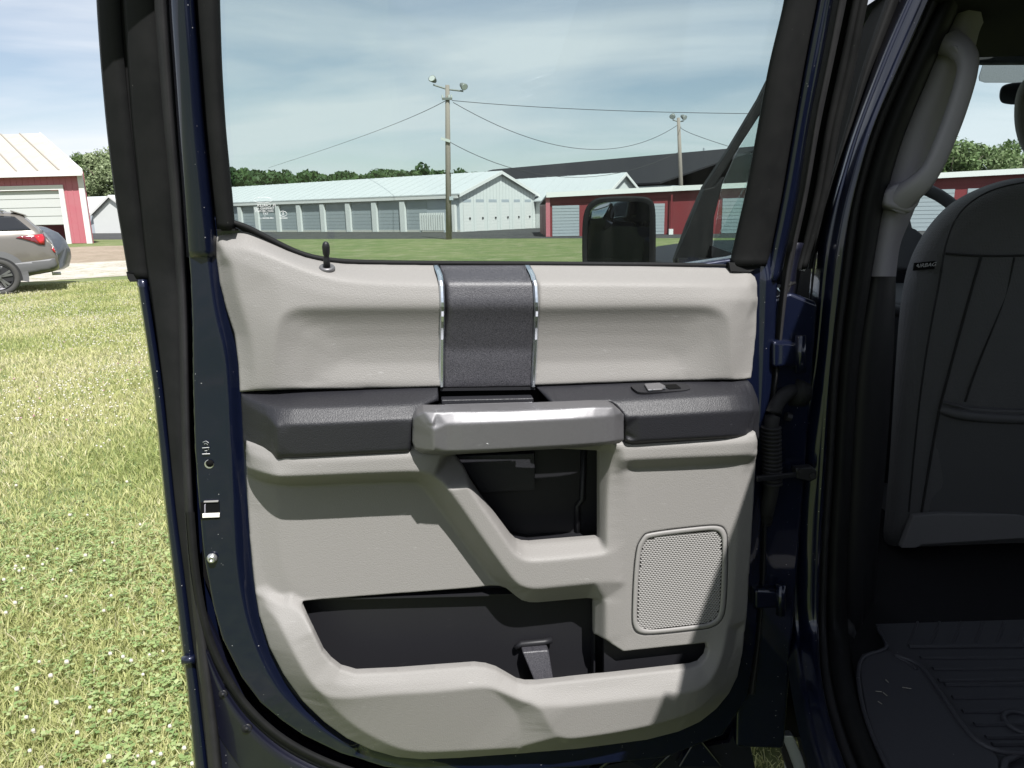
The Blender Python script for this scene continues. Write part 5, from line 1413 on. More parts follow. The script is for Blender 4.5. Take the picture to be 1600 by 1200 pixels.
lt_lines = [
    [(386, 707, .030), (402, 713, .050), (438, 724, .074), (520, 720, .077), (655, 713, .077), (712, 711, .070)],
    [(386, 731, .030), (402, 737, .050), (425, 744, .072), (440, 746.5, .077), (560, 741, .077), (652, 737.5, .077), (666, 740, .076), (680, 746, .072), (698, 760, .066), (767, 860, .063), (798, 902, .062), (806, 911, .062), (816, 918, .062), (832, 921, .062), (880, 916, .062), (960, 908, .060), (977, 912, .052)],
    [(388, 744, -.006), (436, 760, .0), (560, 755, .0), (646, 752, .0), (656, 756, .0), (668, 766, .0), (757, 889, .0), (775, 909, .001)],
    [(432, 770, .0), (436, 850, .0), (444, 900, .0), (456, 926, -.001), (470, 936, -.001)], [(402, 800, -.008), (408, 890, -.008), (420, 918, -.006), (440, 930, -.003)],
    [(735, 757, .066), (764, 801, .064), (798, 853, .062), (806, 864, .062), (816, 872, .062), (832, 877, .062), (947, 866, .060), (966, 858, .054)],
    [(957, 708, .060), (951, 726, .052), (947, 800, .051), (947, 862, .056)],
    [(946, 940, .050), (946, 1000, .048)], [(977, 912, .052), (960, 926, .050), (944, 938, .048), (929, 937, .020)],
    [(966, 702, .070), (1060, 696, .074), (1160, 691, .072), (1182, 690, .066)],
    [(976, 719, .072), (1060, 715, .074), (1150, 711.5, .072), (1182, 709.5, .062)],
    [(990, 732, .050), (1060, 729, .050), (1156, 724, .048), (1168, 726, .044)],
    [(966, 726, .062), (978, 750, .052), (978, 900, .051), (975, 1012, .050)], [(992, 752, .050), (996, 800, .050), (990, 990, .049)],
    [(1158, 740, .046), (1152, 850, .046), (1144, 960, .046)],
    [(393, 926, -.004), (410, 933, .004), (430, 941, .010), (450, 947, .014), (466, 951, .018)], [(418, 952, .012), (432, 966, .024), (446, 995, .040), (464, 1030, .054), (484, 1065, .062), (505, 1088, .067), (540, 1092, .071), (600, 1085, .074), (681, 1081, .076), (740, 1074.5, .076), (760, 1074, .076), (776, 1078, .076), (846, 1108, .088), (960, 1096, .086), (1080, 1083, .082), (1110, 1068, .072), (1128, 1030, .058), (1136, 990, .050), (1140, 962, .046)],
    [(524, 1068, .064), (540, 1073, .066), (556, 1072, .066), (740, 1059, .067), (770, 1064, .068), (832, 1088, .074), (1084, 1062, .072)],
    [(846, 1108, .088), (856, 1130, .086), (868, 1149, .080)], [(774, 1082, .072), (800, 1105, .064), (812, 1122, .062), (812, 1170, .050)],
    [(868, 1150, .080), (880, 1154, .079), (900, 1154.5, .079), (980, 1142, .078), (1068, 1121, .072), (1110, 1095, .058), (1140, 1040, .034), (1152, 985, .02)],
    [(520, 1105, .058), (560, 1140, .050), (620, 1170, .042), (660, 1176, .042), (740, 1172, .044), (812, 1168, .048)],
    
    [(884, 1163, .040), (1000, 1149, .040), (1070, 1132, .036)],
]
relief('lower_trim', lt_out, lt_lines, M['trim'], rear_door, res=.0022, blur=4, back=.012, edge_r=.006, hole_r=.003, holes=[up_hole, low_hole, [(x, y, float(np.interp(x, [985, 1000, 1140], [.0500, .0495, .0465]))) for x, y in chaikin(sp_out, 3, True)]])
# pocket interiors: back walls and returns
upb = [(690, 690), (960, 690), (960, 870), (800, 880), (740, 800)]
MB().prism([D(x, y, -.048) for x, y in upb], -DN * .004).build('pocket_back', M['blackflat'], rear_door)
for a, b in (((690, 700), (800, 850)), ((800, 850), (830, 858)), ((830, 858), (950, 850)), ((950, 850), (950, 700))):
    MB().prism([D(*a, .012), D(*b, .012), D(*b, .012) - DN * .064, D(*a, .012) - DN * .064], nrm(np.cross(D(*b, 0) - D(*a, 0), DN)) * .003).build('pocket_side', M['blackflat'], rear_door)
MB().tube([D(912, 700, -.046), D(910, 780, -.045), D(902, 790, -.045), D(902, 845, -.046)], .006, 8).build('pocket_ridge', M['blackflat'], rear_door, smooth=True)
MB().prism([D(712, 712, -.030), D(836, 708, -.030), D(836, 764, -.030), D(836, 766, -.031), D(752, 771, -.030)], -DN * .014).build('pocket_cover', M['black'], rear_door, bevel=.0025)
lwb = [(430, 915), (760, 890), (960, 900), (1125, 985), (1125, 1075), (840, 1100), (500, 1090)]
MB().prism([D(x, y, -.030) for x, y in lwb], -DN * .004).build('pocket_back', M['blackflat'], rear_door)
for a, b in (((470, 948), (500, 1080)), ((500, 1082), (1100, 1075)), ((1112, 1060), (1112, 990)), ((470, 936), (930, 925)), ((930, 930), (930, 1075))):
    d_ = .05 if a[0] != 930 else .03
    MB().prism([D(*a, -.006), D(*b, -.006), D(*b, -.006) - DN * d_, D(*a, -.006) - DN * d_], nrm(np.cross(D(*b, 0) - D(*a, 0), DN)) * .003).build('pocket_side', M['blackflat'], rear_door)
# bottle divider standing in the pocket
tp = [(816, 1019), (850, 1016), (857, 1018), (872, 1075), (838, 1078)]
dvt = [D(816, 1019, .002), D(856, 1015.5, .002), D(858, 1019, .004), D(868, 1080, .028), D(842, 1082, .028), D(818, 1024, .004)]
dm = MB(); dm.prism(dvt, -DN * .035); dm.build('bottle_divider', M['insert'], rear_door, bevel=.003)
MB().tube([D(806, 1012, -.02), D(815, 1006, -.018), D(850, 1003, -.018), D(862, 1000, -.02)], .006, 8).build('divider_crest', M['blackflat'], rear_door, smooth=True)
# lower right pocket face
MB().prism([D(944, 996, .022), D(975, 1012, .024), D(1112, 998, .022), D(1112, 1060, .022), D(944, 1078, .022)], -DN * .01).build('pocket_face', M['blackflat'], rear_door)

# ---- speaker
sp_o = .0335
def spo(x): return float(np.interp(x, [985, 1000, 1140], [.0500, .0495, .0465]))
ring_out = chaikin(sp_out, 3, True)
cx_, cy_ = 1062, 907
inner = chaikin([(1009, 845), (1016, 840), (1100, 829.5), (1118, 829), (1125, 834), (1129, 846), (1126, 938), (1122, 962), (1112, 971), (1098, 975), (1020, 984), (1004, 982), (997, 974), (995, 962), (1000, 864)], 3, True)
# frame: a rounded bead between the two outlines
V_, F_ = [], []
lv = [(0.0, -.003), (.1, .0018), (.35, .003), (.7, .0028), (.92, .001), (1.0, -.004)]
m_ = len(ring_out)
for t_, h_ in lv:
    for (xa, ya), (xb, yb) in zip(ring_out, inner):
        x, y = xa + (xb - xa) * t_, ya + (yb - ya) * t_
        V_.append(D(x, y, spo(x) + h_))
for k in range(len(lv) - 1):
    for i in range(m_):
        F_.append([k * m_ + i, k * m_ + (i + 1) % m_, (k + 1) * m_ + (i + 1) % m_, (k + 1) * m_ + i])
mesh_obj('speaker_frame', V_, F_, M['trim_plain'], rear_door, smooth=True)
gx_ = [D(x, y, spo(x) - .001) for x, y in ring_out]
go = mesh_obj('frame_gap', [p + DN * .0002 for p in [D(1062 + (x - 1062) * 1.012, 907 + (y - 907) * 1.012, spo(x) + .0006) for x, y in ring_out]] + [D(x, y, spo(x) + .0006) for x, y in ring_out], [[i, (i + 1) % m_, m_ + (i + 1) % m_, m_ + i] for i in range(m_)], M['thread'], rear_door)
MB().prism([D(x, y, spo(x) - .0045) for x, y in inner], -DN * .002).build('speaker_cone', M['hole'], rear_door)
# perforated grille: hexagonal cells, each with its hole
pu, pv = .0058, .0037
iu = [uv(x, y, spo(x)) for x, y in inner]
u0_, u1__ = min(p[0] for p in iu), max(p[0] for p in iu); v0_, v1_ = min(p[1] for p in iu), max(p[1] for p in iu)
GV, GF = [], []
cells = []
rowi = 0
vv0 = v0_
while vv0 < v1_:
    uu = u0_ + (pu / 2 if rowi % 2 else 0)
    while uu < u1__:
        cells.append((uu, vv0)); uu += pu
    vv0 += pv; rowi += 1
cu = np.array([c[0] for c in cells]); cv_ = np.array([c[1] for c in cells])
okc = inside(cu, cv_, iu)
dd_, _, _ = seg_dist(cu, cv_, iu)
okc &= dd_ > .0006
hexo = [(pu / 2, pv * .333), (0, pv * .667), (-pu / 2, pv * .333), (-pu / 2, -pv * .333), (0, -pv * .667), (pu / 2, -pv * .333)]
hexi = [(math.cos(math.radians(30 + 60 * k)) * .0020, math.sin(math.radians(30 + 60 * k)) * .00125) for k in range(6)]
for (a, b), ok in zip(cells, okc):
    if not ok: continue
    so = .0492 - (a - u0_) / (u1__ - u0_) * .0030
    n0 = len(GV)
    GV += [P3(a + x, b + y, so) for x, y in hexo] + [P3(a + x, b + y, so - .0003) for x, y in hexi] + [P3(a + x * .8, b + y * .8, so - .002) for x, y in hexi]
    for k in range(6):
        k2 = (k + 1) % 6
        GF.append([n0 + k, n0 + k2, n0 + 6 + k2, n0 + 6 + k]); GF.append([n0 + 6 + k, n0 + 6 + k2, n0 + 12 + k2, n0 + 12 + k])
sg = fast_mesh('speaker_grille', np.array(GV), np.array(GF), M['trim_plain'], rear_door)
sg['kind'] = 'stuff'

# ---- lock knob
k0 = D(511, 419, .012); kt = D2(509, 381, .016)
ax = nrm(kt - k0); Lk = np.linalg.norm(kt - k0)
e1 = nrm(np.cross(ax, DN)); e2_ = np.cross(e1, ax)
def turned(name, prof_, m, parent=rear_door, c=k0, n=20, e1=e1, e2=e2_, ax=ax):
    rg_ = [[c + ax * z + (e1 * math.cos(a) + e2 * math.sin(a)) * r for a in np.linspace(0, 2 * math.pi, n, endpoint=False)] for r, z in prof_]
    return blob(name, rg_, m, parent)
up = U3
turned('lock_bezel', [(.0125, -.004), (.0125, .001), (.011, .0035), (.0075, .003), (.006, .0)], M['silver'])
turned('lock_knob', [(.0052, 0), (.0054, .014), (.0046, .0165), (.0042, .019), (.0042, .021), (.0052, .0235), (.0058, .030), (.0058, .036), (.0048, .0405), (.0028, .043), (.0006, .0438)], M['blackflat'])

# ---- small things on the door edge
def disc(name, x, y, off, r, h, m, rr=None, parent=rear_door):
    c = D(x, y, off)
    rr = rr or [(r, 0), (r, h * .7), (r * .8, h)]
    rg_ = [[c + DN * z + (DU * math.cos(a) + U3 * math.sin(a)) * q for a in np.linspace(0, 2 * math.pi, 18, endpoint=False)] for q, z in rr]
    return blob(name, rg_, m, parent)
disc('drain_hole', 327, 725, -.0075, .0078, .002, M['brightmetal'], [(.0078, -.001), (.0075, .0012), (.0068, .001)])
disc('hole_shade_disc', 327.8, 724, -.006, .0066, .001, M['hole'], [(.0062, -.001), (.0062, .0008)])  # black disc painted in for the dark inside of the hole
disc('striker_bolt', 332, 871, -.006, .008, .008, M['brightmetal'], [(.0085, 0), (.0085, .004), (.0068, .005), (.0062, .009), (.003, .0095), (.0022, .006)])
for (x0, y0, x1, y1, o, m, nm) in [(313, 785, 343, 812, -.0055, 'hole', 'latch_opening'), (316, 803, 343, 809.5, -.003, 'latch', 'latch_fork'), (318, 783.5, 341, 786, -.003, 'trim_plain', 'latch_lip'), (319, 789, 321, 803, -.003, 'interior', 'latch_plate')]:
    MB().prism([D(x0, y0, o), D(x1, y0 - 1, o), D(x1, y1 - 1, o), D(x0, y1, o)], -DN * .004).build(nm, M[m], rear_door, bevel=.0008)
# stamped marks over the hole: arcs and bars
for pts in ([(317, 691), (322, 689), (326, 692)], [(319, 694), (322, 692.5), (324.5, 695)], [(316, 700), (327, 699)], [(326, 700), (326, 703)], [(320, 704.5), (324, 704)], [(316, 709.5), (328, 709)], [(323, 706), (323, 708)]):
    MB().tube([D(x, y, -.004) for x, y in pts], .0006, 5).build('stamped_mark', M['brightmetal'], rear_door)
# hem bump, plugs along the lower flange
MB().tube([D(286, 1032, -.082), D(305, 1029, -.08)], .0085, 12).build('hem_bump', M['paint'], rear_door, smooth=True)

# lower inner flange: dark jamb metal with pressed ribs, curved seals sweeping round the corner
curve = [(303, 800), (308, 870), (316, 930), (328, 985), (345, 1030), (372, 1078), (405, 1118), (450, 1155), (510, 1186), (580, 1210), (660, 1226), (800, 1232)]
curve = [p for p in chaikin(curve, 2)]
def offset_curve(c, d):
    r = []
    for i, p in enumerate(c):
        a = np.array(c[max(0, i - 1)]); b = np.array(c[min(len(c) - 1, i + 1)]); t = (b - a) / np.linalg.norm(b - a)
        k = d if d < 14 else 13 + (d - 13) * min(1.0, max(0.02, (p[1] - 960) / 200))
        r.append((p[0] - t[1] * k, p[1] + t[0] * k))
    return r
def sweep(name, layers, m, thick=0):
    V_, F_ = [], []
    n_ = len(curve)
    for d, o in layers:
        V_ += [D(x, y, o) for x, y in offset_curve(curve, d)]
    for k in range(len(layers) - 1):
        for i in range(n_ - 1): F_.append([k * n_ + i, k * n_ + i + 1, (k + 1) * n_ + i + 1, (k + 1) * n_ + i])
    return mesh_obj(name, V_, F_, m, rear_door, smooth=True)
sweep('corner_seal', [(-1, -.030), (4, -.022), (8, -.022), (12, -.034), (14, -.05)], M['rubber'])
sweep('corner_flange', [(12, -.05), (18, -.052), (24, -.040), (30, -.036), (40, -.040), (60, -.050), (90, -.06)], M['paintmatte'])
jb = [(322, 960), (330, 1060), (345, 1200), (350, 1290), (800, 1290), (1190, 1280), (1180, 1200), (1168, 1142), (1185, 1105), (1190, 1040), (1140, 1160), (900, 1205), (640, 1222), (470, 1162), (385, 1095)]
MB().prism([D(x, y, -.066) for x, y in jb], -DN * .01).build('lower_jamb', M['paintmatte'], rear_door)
for x, y, r in [(353, 1064, .004), (349, 1083, .008), (386, 1137, .010)]:
    disc('plug', x, y, -.040, r, .004, M['hole'] if r < .006 else M['blackflat'], None if r < .006 else [(r, 0), (r * .9, .004), (r * .5, .002), (r * .3, .006)])
# pressed triangular webs below the trim
for tri in ([(960, 1180), (1075, 1155), (1010, 1205)], [(1090, 1150), (1060, 1200), (1130, 1200)], [(820, 1195), (960, 1172), (900, 1215)], [(700, 1200), (800, 1195), (740, 1225)]):
    MB().prism([D(x, y, -.046) for x, y in tri], -DN * .02).build('pressed_web', M['paint'], rear_door, bevel=.004)
for a, b in (((1020, 1205), (1075, 1152)), ((930, 1205), (985, 1165)), ((840, 1210), (880, 1178)), ((1085, 1150), (1066, 1158))):
    MB().tube([D(*a, -.044), D(*b, -.040)], .004, 8).build('pressed_rib', M['paint'], rear_door, smooth=True)
for a, b, r in (((360, 1130), (440, 1190), .004), ((375, 1145), (432, 1196), .003)):
    MB().tube([D(*a, -.052), D(*b, -.050)], r, 8).build('pressed_rib', M['paintmatte'], rear_door, smooth=True)

# ---- etched marks on the glass (printed to be read from outside, so reversed here)
gN = nrm(DN - DZ * LEAN)
def etched(txt, px, py, size, al='CENTER'):
    cu_ = bpy.data.curves.new('glass_mark', 'FONT'); cu_.body = txt; cu_.size = size; cu_.align_x = al; cu_.align_y = 'CENTER'
    o = bpy.data.objects.new('glass_mark', cu_); col.objects.link(o)
    dg = bpy.context.evaluated_depsgraph_get(); me = bpy.data.meshes.new_from_object(o.evaluated_get(dg))
    bpy.data.objects.remove(o); bpy.data.curves.remove(cu_)
    c = D2(px, py, -.0285)
    up_ = nrm(DZ + DN * LEAN)
    for v in me.vertices:
        p = c - DU * v.co.x + up_ * v.co.y
        v.co = Vector(p)
    me.materials.clear(); me.materials.append(M['white'])
    oo = bpy.data.objects.new('glass_mark', me); col.objects.link(oo); adopt(oo, rear_door)
    return oo
etched('FL CARLEX', 416, 321, .0058); etched('TEMPERED AS2', 413, 326, .0045); etched('DOT-180 M67S', 413, 330, .0042); etched('TAT', 415, 334, .0045); etched('1', 414, 337.5, .004)
etched('43R-003581-L1', 416, 341, .0036); etched('E000787', 443, 341, .0034)
def ringmark(px, py, a, b, r):
    up_ = nrm(DZ + DN * LEAN); c = D2(px, py, -.0282)
    MB().tube([c + DU * a * math.cos(t) + up_ * b * math.sin(t) for t in np.linspace(0, 2 * math.pi, 25)], r, 4, cap=False).build('glass_mark', M['white'], rear_door)
ringmark(442.5, 334, .0055, .004, .00028); ringmark(411, 312.5, .014, .0042, .00022)
etched('S', 442.5, 334, .006)
# ------------------------------------------------------------------ door post of the cab
def WY(x, y, Y): return W(x, y, Y)
def WS(x, y, Y):
    """the post turns into the sill at its foot and runs back along it"""
    if y > 900:
        lim = G(x, y, .655)[1] + (Y - 1.34)
        k = .02; d_ = Y - lim
        Y = Y - (d_ if d_ > k * 3 else k * math.log(1 + math.exp(d_ / k)) if d_ > -k * 3 else 0)
    return W(x, y, Y)
B_l = [(1475, -130), (1415, 0), (1380, 80), (1330, 215), (1300, 320), (1283, 400), (1275, 500), (1268, 580), (1255, 640), (1232, 740), (1228, 800), (1232, 950), (1245, 1050), (1262, 1150), (1280, 1210), (1300, 1270)]
B_r = [(1512, -130), (1452, 0), (1417, 80), (1362, 200), (1327, 330), (1316, 420), (1306, 500), (1296, 600), (1290, 750), (1283, 850), (1279, 980), (1282, 1060), (1300, 1140), (1322, 1200), (1350, 1270)]
S1 = [(1528, -130), (1470, 0), (1432, 80), (1378, 200), (1345, 310), (1332, 420), (1320, 500), (1311, 600), (1303, 750), (1296, 850), (1292, 980), (1297, 1060), (1318, 1140), (1342, 1200), (1372, 1270)]
S2 = [(1560, -130), (1506, 0), (1472, 70), (1408, 220), (1378, 330), (1362, 430), (1347, 520), (1338, 600), (1330, 750), (1322, 900), (1324, 1000), (1345, 1100), (1385, 1200), (1415, 1270)]
strip('door_post', [([(x - 14, y) for x, y in B_l], 1.42), ([(x - 3, y) for x, y in B_l], 1.372), (B_l, 1.360), ('mix', .10, 1.349), ('mix', .2, 1.345), ('mix', .26, 1.346), ('mix', .34, 1.341), ('mix', .6, 1.327), ('mix', .8, 1.320), ('mix', .88, 1.321), ('mix', .94, 1.317), (B_r, 1.335)], M['paint'], truck, WS, -130, 1265, 90)
strip('post_seal', [([(x - 2, y) for x, y in B_r], 1.355), ('mix', .3, 1.338), ('mix', .6, 1.334), ('mix', .85, 1.342), (S1, 1.362)], M['rubberlight'], truck, WS, -130, 1265, 90)
strip('opening_seal', [([(x - 3, y) for x, y in S1], 1.375), ('mix', .12, 1.352), ('mix', .3, 1.338), ('mix', .5, 1.334), ('mix', .7, 1.345), ('mix', .88, 1.37), (S2, 1.42)], M['rubber'], truck, WS, -130, 1265, 90)
# outer weatherstrip and drip rail left of the post
R_l = [(1430, -130), (1384, 0), (1362, 60), (1342, 120), (1330, 170), (1306, 250), (1280, 340), (1262, 420)]
R_r = [(1455, -130), (1405, 0), (1382, 60), (1358, 125), (1340, 180), (1312, 260), (1286, 345), (1268, 425)]
strip('drip_weatherstrip', [(R_l, 1.40), ('mix', .3, 1.378), ('mix', .7, 1.378), (R_r, 1.40)], M['rubber'], truck, WY, -130, 420, 50)
strip('post_flank_shade', [([(1420, -130), (1372, 0), (1346, 45), (1285, 190), (1255, 320), (1238, 420), (1226, 520), (1200, 640), (1182, 760), (1172, 900), (1156, 1100), (1160, 1270)], 1.62), ('mix', .5, 1.50), ([(x - 10, y) for x, y in B_l], 1.40)], M['hole'], truck, WY, -130, 1152, 60, sm=1.0)  # flank coloured black, the gap's deep shade put into its colour
# silver strap seen past the hinge at the sill
st = [(1222, 1150), (1240, 1150), (1262, 1200), (1275, 1240), (1235, 1240)]
MB().prism([W(x, y, 1.42) for x, y in st], [0, .02, 0]).build('step_plate', mat('bare_step_plate', (.55, .57, .62), .35, metal=.6), truck, bevel=.003)
MB().prism([W(x, y, 1.415) for x, y in [(1212, 1140), (1218, 1140), (1252, 1230), (1240, 1235)]], [0, .02, 0]).build('step_edge', M['rubberlight'], truck, bevel=.002)
MB().prism([W(x, y, 1.410) for x, y in [(1247, 1152), (1252, 1152), (1268, 1205), (1262, 1210)]], [0, .02, 0]).build('step_edge', M['blackflat'], truck, bevel=.002)

# hinges, wiring boot, check strap
def hinge(px0, px1, py0, py1, Y0, Y1):
    h = MB(); a0, a1 = W(px0, py0, Y0), W(px1, py0 + 3, Y1); b0, b1 = W(px0, py1, Y0), W(px1, py1 - 3, Y1)
    h.prism([a0, a1, b1, b0], [0, .045, 0]); o = h.build('door_hinge', M['paint'], truck, bevel=.008, seg=3)
    c0, c1 = W(px1 - 6, py0 - 8, Y1 - .004), W(px1 - 6, py1 + 6, Y1 - .004)
    MB().tube([c0, c1], .009, 12).build('hinge_pin', M['paint'], o, smooth=True)
    return o
hinge(1208, 1257, 532, 576, 1.285, 1.305)
hinge(1180, 1226, 922, 954, 1.275, 1.30)
bp = [(1246, 610, 1.325), (1232, 612, 1.31), (1216, 625, 1.30), (1207, 648, 1.29), (1205, 668, 1.285), (1206, 700, 1.285), (1207, 735, 1.285), (1206, 765, 1.29), (1200, 790, 1.30), (1195, 815, 1.32)]
bp = [tuple(p) for p in chaikin(bp, 2)]
MB().tube([W(*p) for p in bp], .0135, 14).build('wiring_boot', M['rubberlight'], truck, smooth=True)
boot = [o for o in truck.children if o.name.startswith('wiring_boot')][0]
for k in range(15):
    y = 668 + k * 6.2; x = 1206 + (k - 7) * .15
    a = W(x, y, 1.286); 
    rg_ = []
    MB().tube([a - U3 * .002 , a + U3 * .002], [.0178, .0178], 16).build('bellows_ring', M['rubberlight'], boot, smooth=True)
MB().tube([W(1238, 612, 1.315), W(1252, 614, 1.325)], [.026, .026], 16).build('boot_flange', M['rubber'], boot, smooth=True)
MB().tube([W(1228, 650, 1.30), W(1236, 652, 1.30)], .008, 8).build('boot_clip', M['blackflat'], boot)
cs = MB(); cs.prism([W(1183, 745, 1.24), W(1245, 739, 1.285), W(1245, 746, 1.285), W(1183, 754, 1.24)], [0, .008, 0]); cs = cs.build('check_strap', M['blackflat'], truck, bevel=.002)
MB().prism([W(1243, 732, 1.286), W(1270, 730, 1.286), W(1277, 736, 1.286), W(1277, 748, 1.286), W(1268, 753, 1.286), W(1245, 748, 1.286)], [0, .02, 0]).build('strap_bracket', M['blackflat'], cs, bevel=.003)
for x, y in ((1252, 737), (1270, 744)):
    c = W(x, y, 1.283); MB().tube([c, c + np.array([0, .012, 0])], .006, 6).build('strap_bolt', M['rubberlight'], cs)
for pts in ([(1236, 440, 1.33), (1226, 466, 1.335), (1234, 490, 1.33), (1240, 515, 1.34)], [(1218, 452, 1.33), (1232, 446, 1.33), (1242, 442, 1.335)]):
    MB().tube([W(*p) for p in pts], .003, 6).build('door_wire', M['rubber'], truck, smooth=True)

# ------------------------------------------------------------------ inside the cab
# post trim with the grab handle
TL = S2
tr_r = [(1592, -130), (1556, 0), (1528, 50), (1526, 75), (1500, 120), (1470, 190), (1440, 300), (1420, 350), (1406, 380), (1400, 430)]
strip('post_trim', [([(x - 2, y) for x, y in S2], 1.43), ('mix', .35, 1.405), ('mix', .75, 1.42), (tr_r, 1.50)], M['interior'], truck, WY, -130, 432, 60, sm=1.2)
lo_r = [(1400, 428), (1398, 520), (1392, 620), (1385, 720), (1372, 850), (1365, 950), (1362, 1010)]
strip('post_lower_trim', [([(x - 2, y) for x, y in S2 if y > 330], 1.44), ('mix', .4, 1.42), (lo_r, 1.54)], M['blackflat'], truck, WY, 430, 1010, 40)
gh = [(1482, 66, 1.40), (1500, 74, 1.375), (1512, 90, 1.35), (1512, 112, 1.335), (1503, 145, 1.33), (1490, 185, 1.33), (1474, 225, 1.33), (1458, 262, 1.335), (1440, 285, 1.345), (1420, 300, 1.365), (1400, 318, 1.39)]
ghc = chaikin(gh, 2)
rad_ = np.interp(np.linspace(0, 1, len(ghc)), [0, .15, .3, .7, .85, 1], [.023, .0195, .0158, .0158, .021, .027])
hb = MB()
pts = [W(*p) for p in ghc]
n0 = 16
for i, p in enumerate(pts):
    t = nrm(pts[min(i + 1, len(pts) - 1)] - pts[max(i - 1, 0)])
    a = nrm(np.cross(t, [0, 1, 0])); b = np.cross(t, a)
    for k in range(n0):
        an = 2 * math.pi * k / n0; ca, sa = math.cos(an), math.sin(an)
        ca = math.copysign(abs(ca) ** .7, ca); sa = math.copysign(abs(sa) ** .7, sa)
        hb.v.append(tuple(p + (a * ca * 1.0 + b * sa * .8) * rad_[i]))
for i in range(len(pts) - 1):
    for k in range(n0): hb.f.append([i * n0 + k, i * n0 + (k + 1) % n0, (i + 1) * n0 + (k + 1) % n0, (i + 1) * n0 + k])
hb.f.append(list(range(n0))); hb.f.append([(len(pts) - 1) * n0 + k for k in range(n0)])
handle = hb.build('grab_handle', M['interior'], truck, smooth=True)
MB().prism([W(1490, 70, 1.358), W(1524, 79, 1.345), W(1525, 93, 1.335), W(1500, 87, 1.345)], [0, .03, 0]).build('handle_cover', M['interior'], handle, bevel=.002)
MB().prism([W(x, y, 1.368) for x, y in [(1384, 300), (1404, 286), (1436, 284), (1450, 290), (1436, 322), (1424, 334), (1382, 322)]], [0, .06, 0]).build('handle_foot', M['interior'], handle, bevel=.008, seg=3)

# front seat
YS = 1.78
so = [(1600, 277), (1570, 281), (1540, 290), (1510, 303), (1482, 320), (1458, 344), (1438, 372), (1422, 404), (1412, 440), (1405, 490), (1400, 560), (1395, 640), (1390, 720), (1384, 790), (1378, 850), (1400, 858), (1440, 858), (1600, 850), (1760, 850), (1790, 700), (1775, 480), (1740, 340), (1690, 290), (1650, 279)]
soc = chaikin(so, 2, True)
cxs, cys = 1585, 580
rings = []
for sc, dy_ in [(.90, .22), (.985, .20), (1.0, .15), (1.0, .08), (.985, .035), (.955, .012), (.90, -.006), (.80, -.016), (.6, -.022), (.3, -.024)]:
    rings.append([W(cxs + (x - cxs) * sc, cys + (y - cys) * (1 - (1 - sc) * .85), YS + dy_ + (cys - y) / FPX * YS * -.02) for x, y in soc])
seat = blob('front_seat', rings, M['fabric'], truck)
def seam(pts, r=.0028, m='thread', nm='seam', dy=-.026, it=2):
    P_ = chaikin(pts, it)
    def dep(x, y):
        dxx = max(0, (1470 + (y - 300) * -.05 - x) / 70)
        return YS + dy - .0012 + (580 - y) / FPX * YS * -.02 + .05 * min(1.2, dxx) ** 2
    return MB().tube([W(x, y, dep(x, y)) for x, y in P_], r, 6).build(nm, M[m], seat, smooth=True)
seam([(1600, 285), (1560, 293), (1530, 306), (1505, 325), (1488, 350), (1478, 380), (1474, 400), (1468, 440), (1456, 500), (1444, 570), (1434, 650), (1426, 730), (1420, 800)], .0022)
seam([(1478, 396), (1500, 398), (1540, 400), (1620, 399)], .003)
seam([(1533, 402), (1516, 460), (1494, 540), (1478, 600), (1470, 630), (1460, 680), (1450, 740), (1440, 800)], .003)
seam([(1585, 402), (1572, 462), (1548, 520), (1520, 590), (1508, 628)], .0024)
# map pocket with its elastic hem
pk = [(1468, 624), (1490, 632), (1520, 637), (1560, 640), (1640, 642), (1640, 840), (1450, 838), (1452, 740), (1460, 670)]
MB().prism([W(x, y, YS - .034 + max(0, (1490 - x)) * .0006) for x, y in pk], [0, .02, 0]).build('seat_pocket', M['vinyl'], seat, bevel=.006, seg=3)
MB().tube([W(x, y, YS - .036 + max(0, (1500 - x)) * .0006) for x, y in chaikin([(1466, 638), (1490, 646), (1520, 651), (1560, 654), (1640, 656)], 2)], .012, 10).build('pocket_hem', M['vinyl'], seat, smooth=True)
fl = [(1428, 806), (1470, 803), (1600, 804), (1700, 804), (1700, 842), (1600, 842), (1440, 852), (1432, 857), (1408, 857)]
MB().prism([W(x, y, YS - .03) for x, y in fl], [0, .02, 0]).build('seat_flap', M['felt'], seat, bevel=.004)
# airbag tag
tg = [(1430, 411, 1.776), (1462, 408, 1.754), (1460, 420, 1.753), (1428, 423, 1.776)]
MB().prism([W(x, y, d_ - .004) for x, y, d_ in tg], [0, .006, 0]).build('airbag_tag', M['hole'], seat)
cu_ = bpy.data.curves.new('airbag_lettering', 'FONT'); cu_.body = 'AIRBAG'; cu_.size = .0125; cu_.align_x = 'CENTER'; cu_.align_y = 'CENTER'; cu_.shear = .25
o = bpy.data.objects.new('airbag_lettering', cu_); col.objects.link(o)
me = bpy.data.meshes.new_from_object(o.evaluated_get(bpy.context.evaluated_depsgraph_get())); bpy.data.objects.remove(o)
ta, tb = W(1431, 416, 1.776 - .0052), W(1461, 413, 1.7535 - .0052)
td = (tb - ta) / np.linalg.norm(tb - ta)
for v in me.vertices: v.co = Vector((ta + tb) / 2 + td * v.co.x + U3 * v.co.y)
me.materials.clear(); me.materials.append(M['rubbertag'])
o = bpy.data.objects.new('airbag_lettering', me); col.objects.link(o); adopt(o, seat)
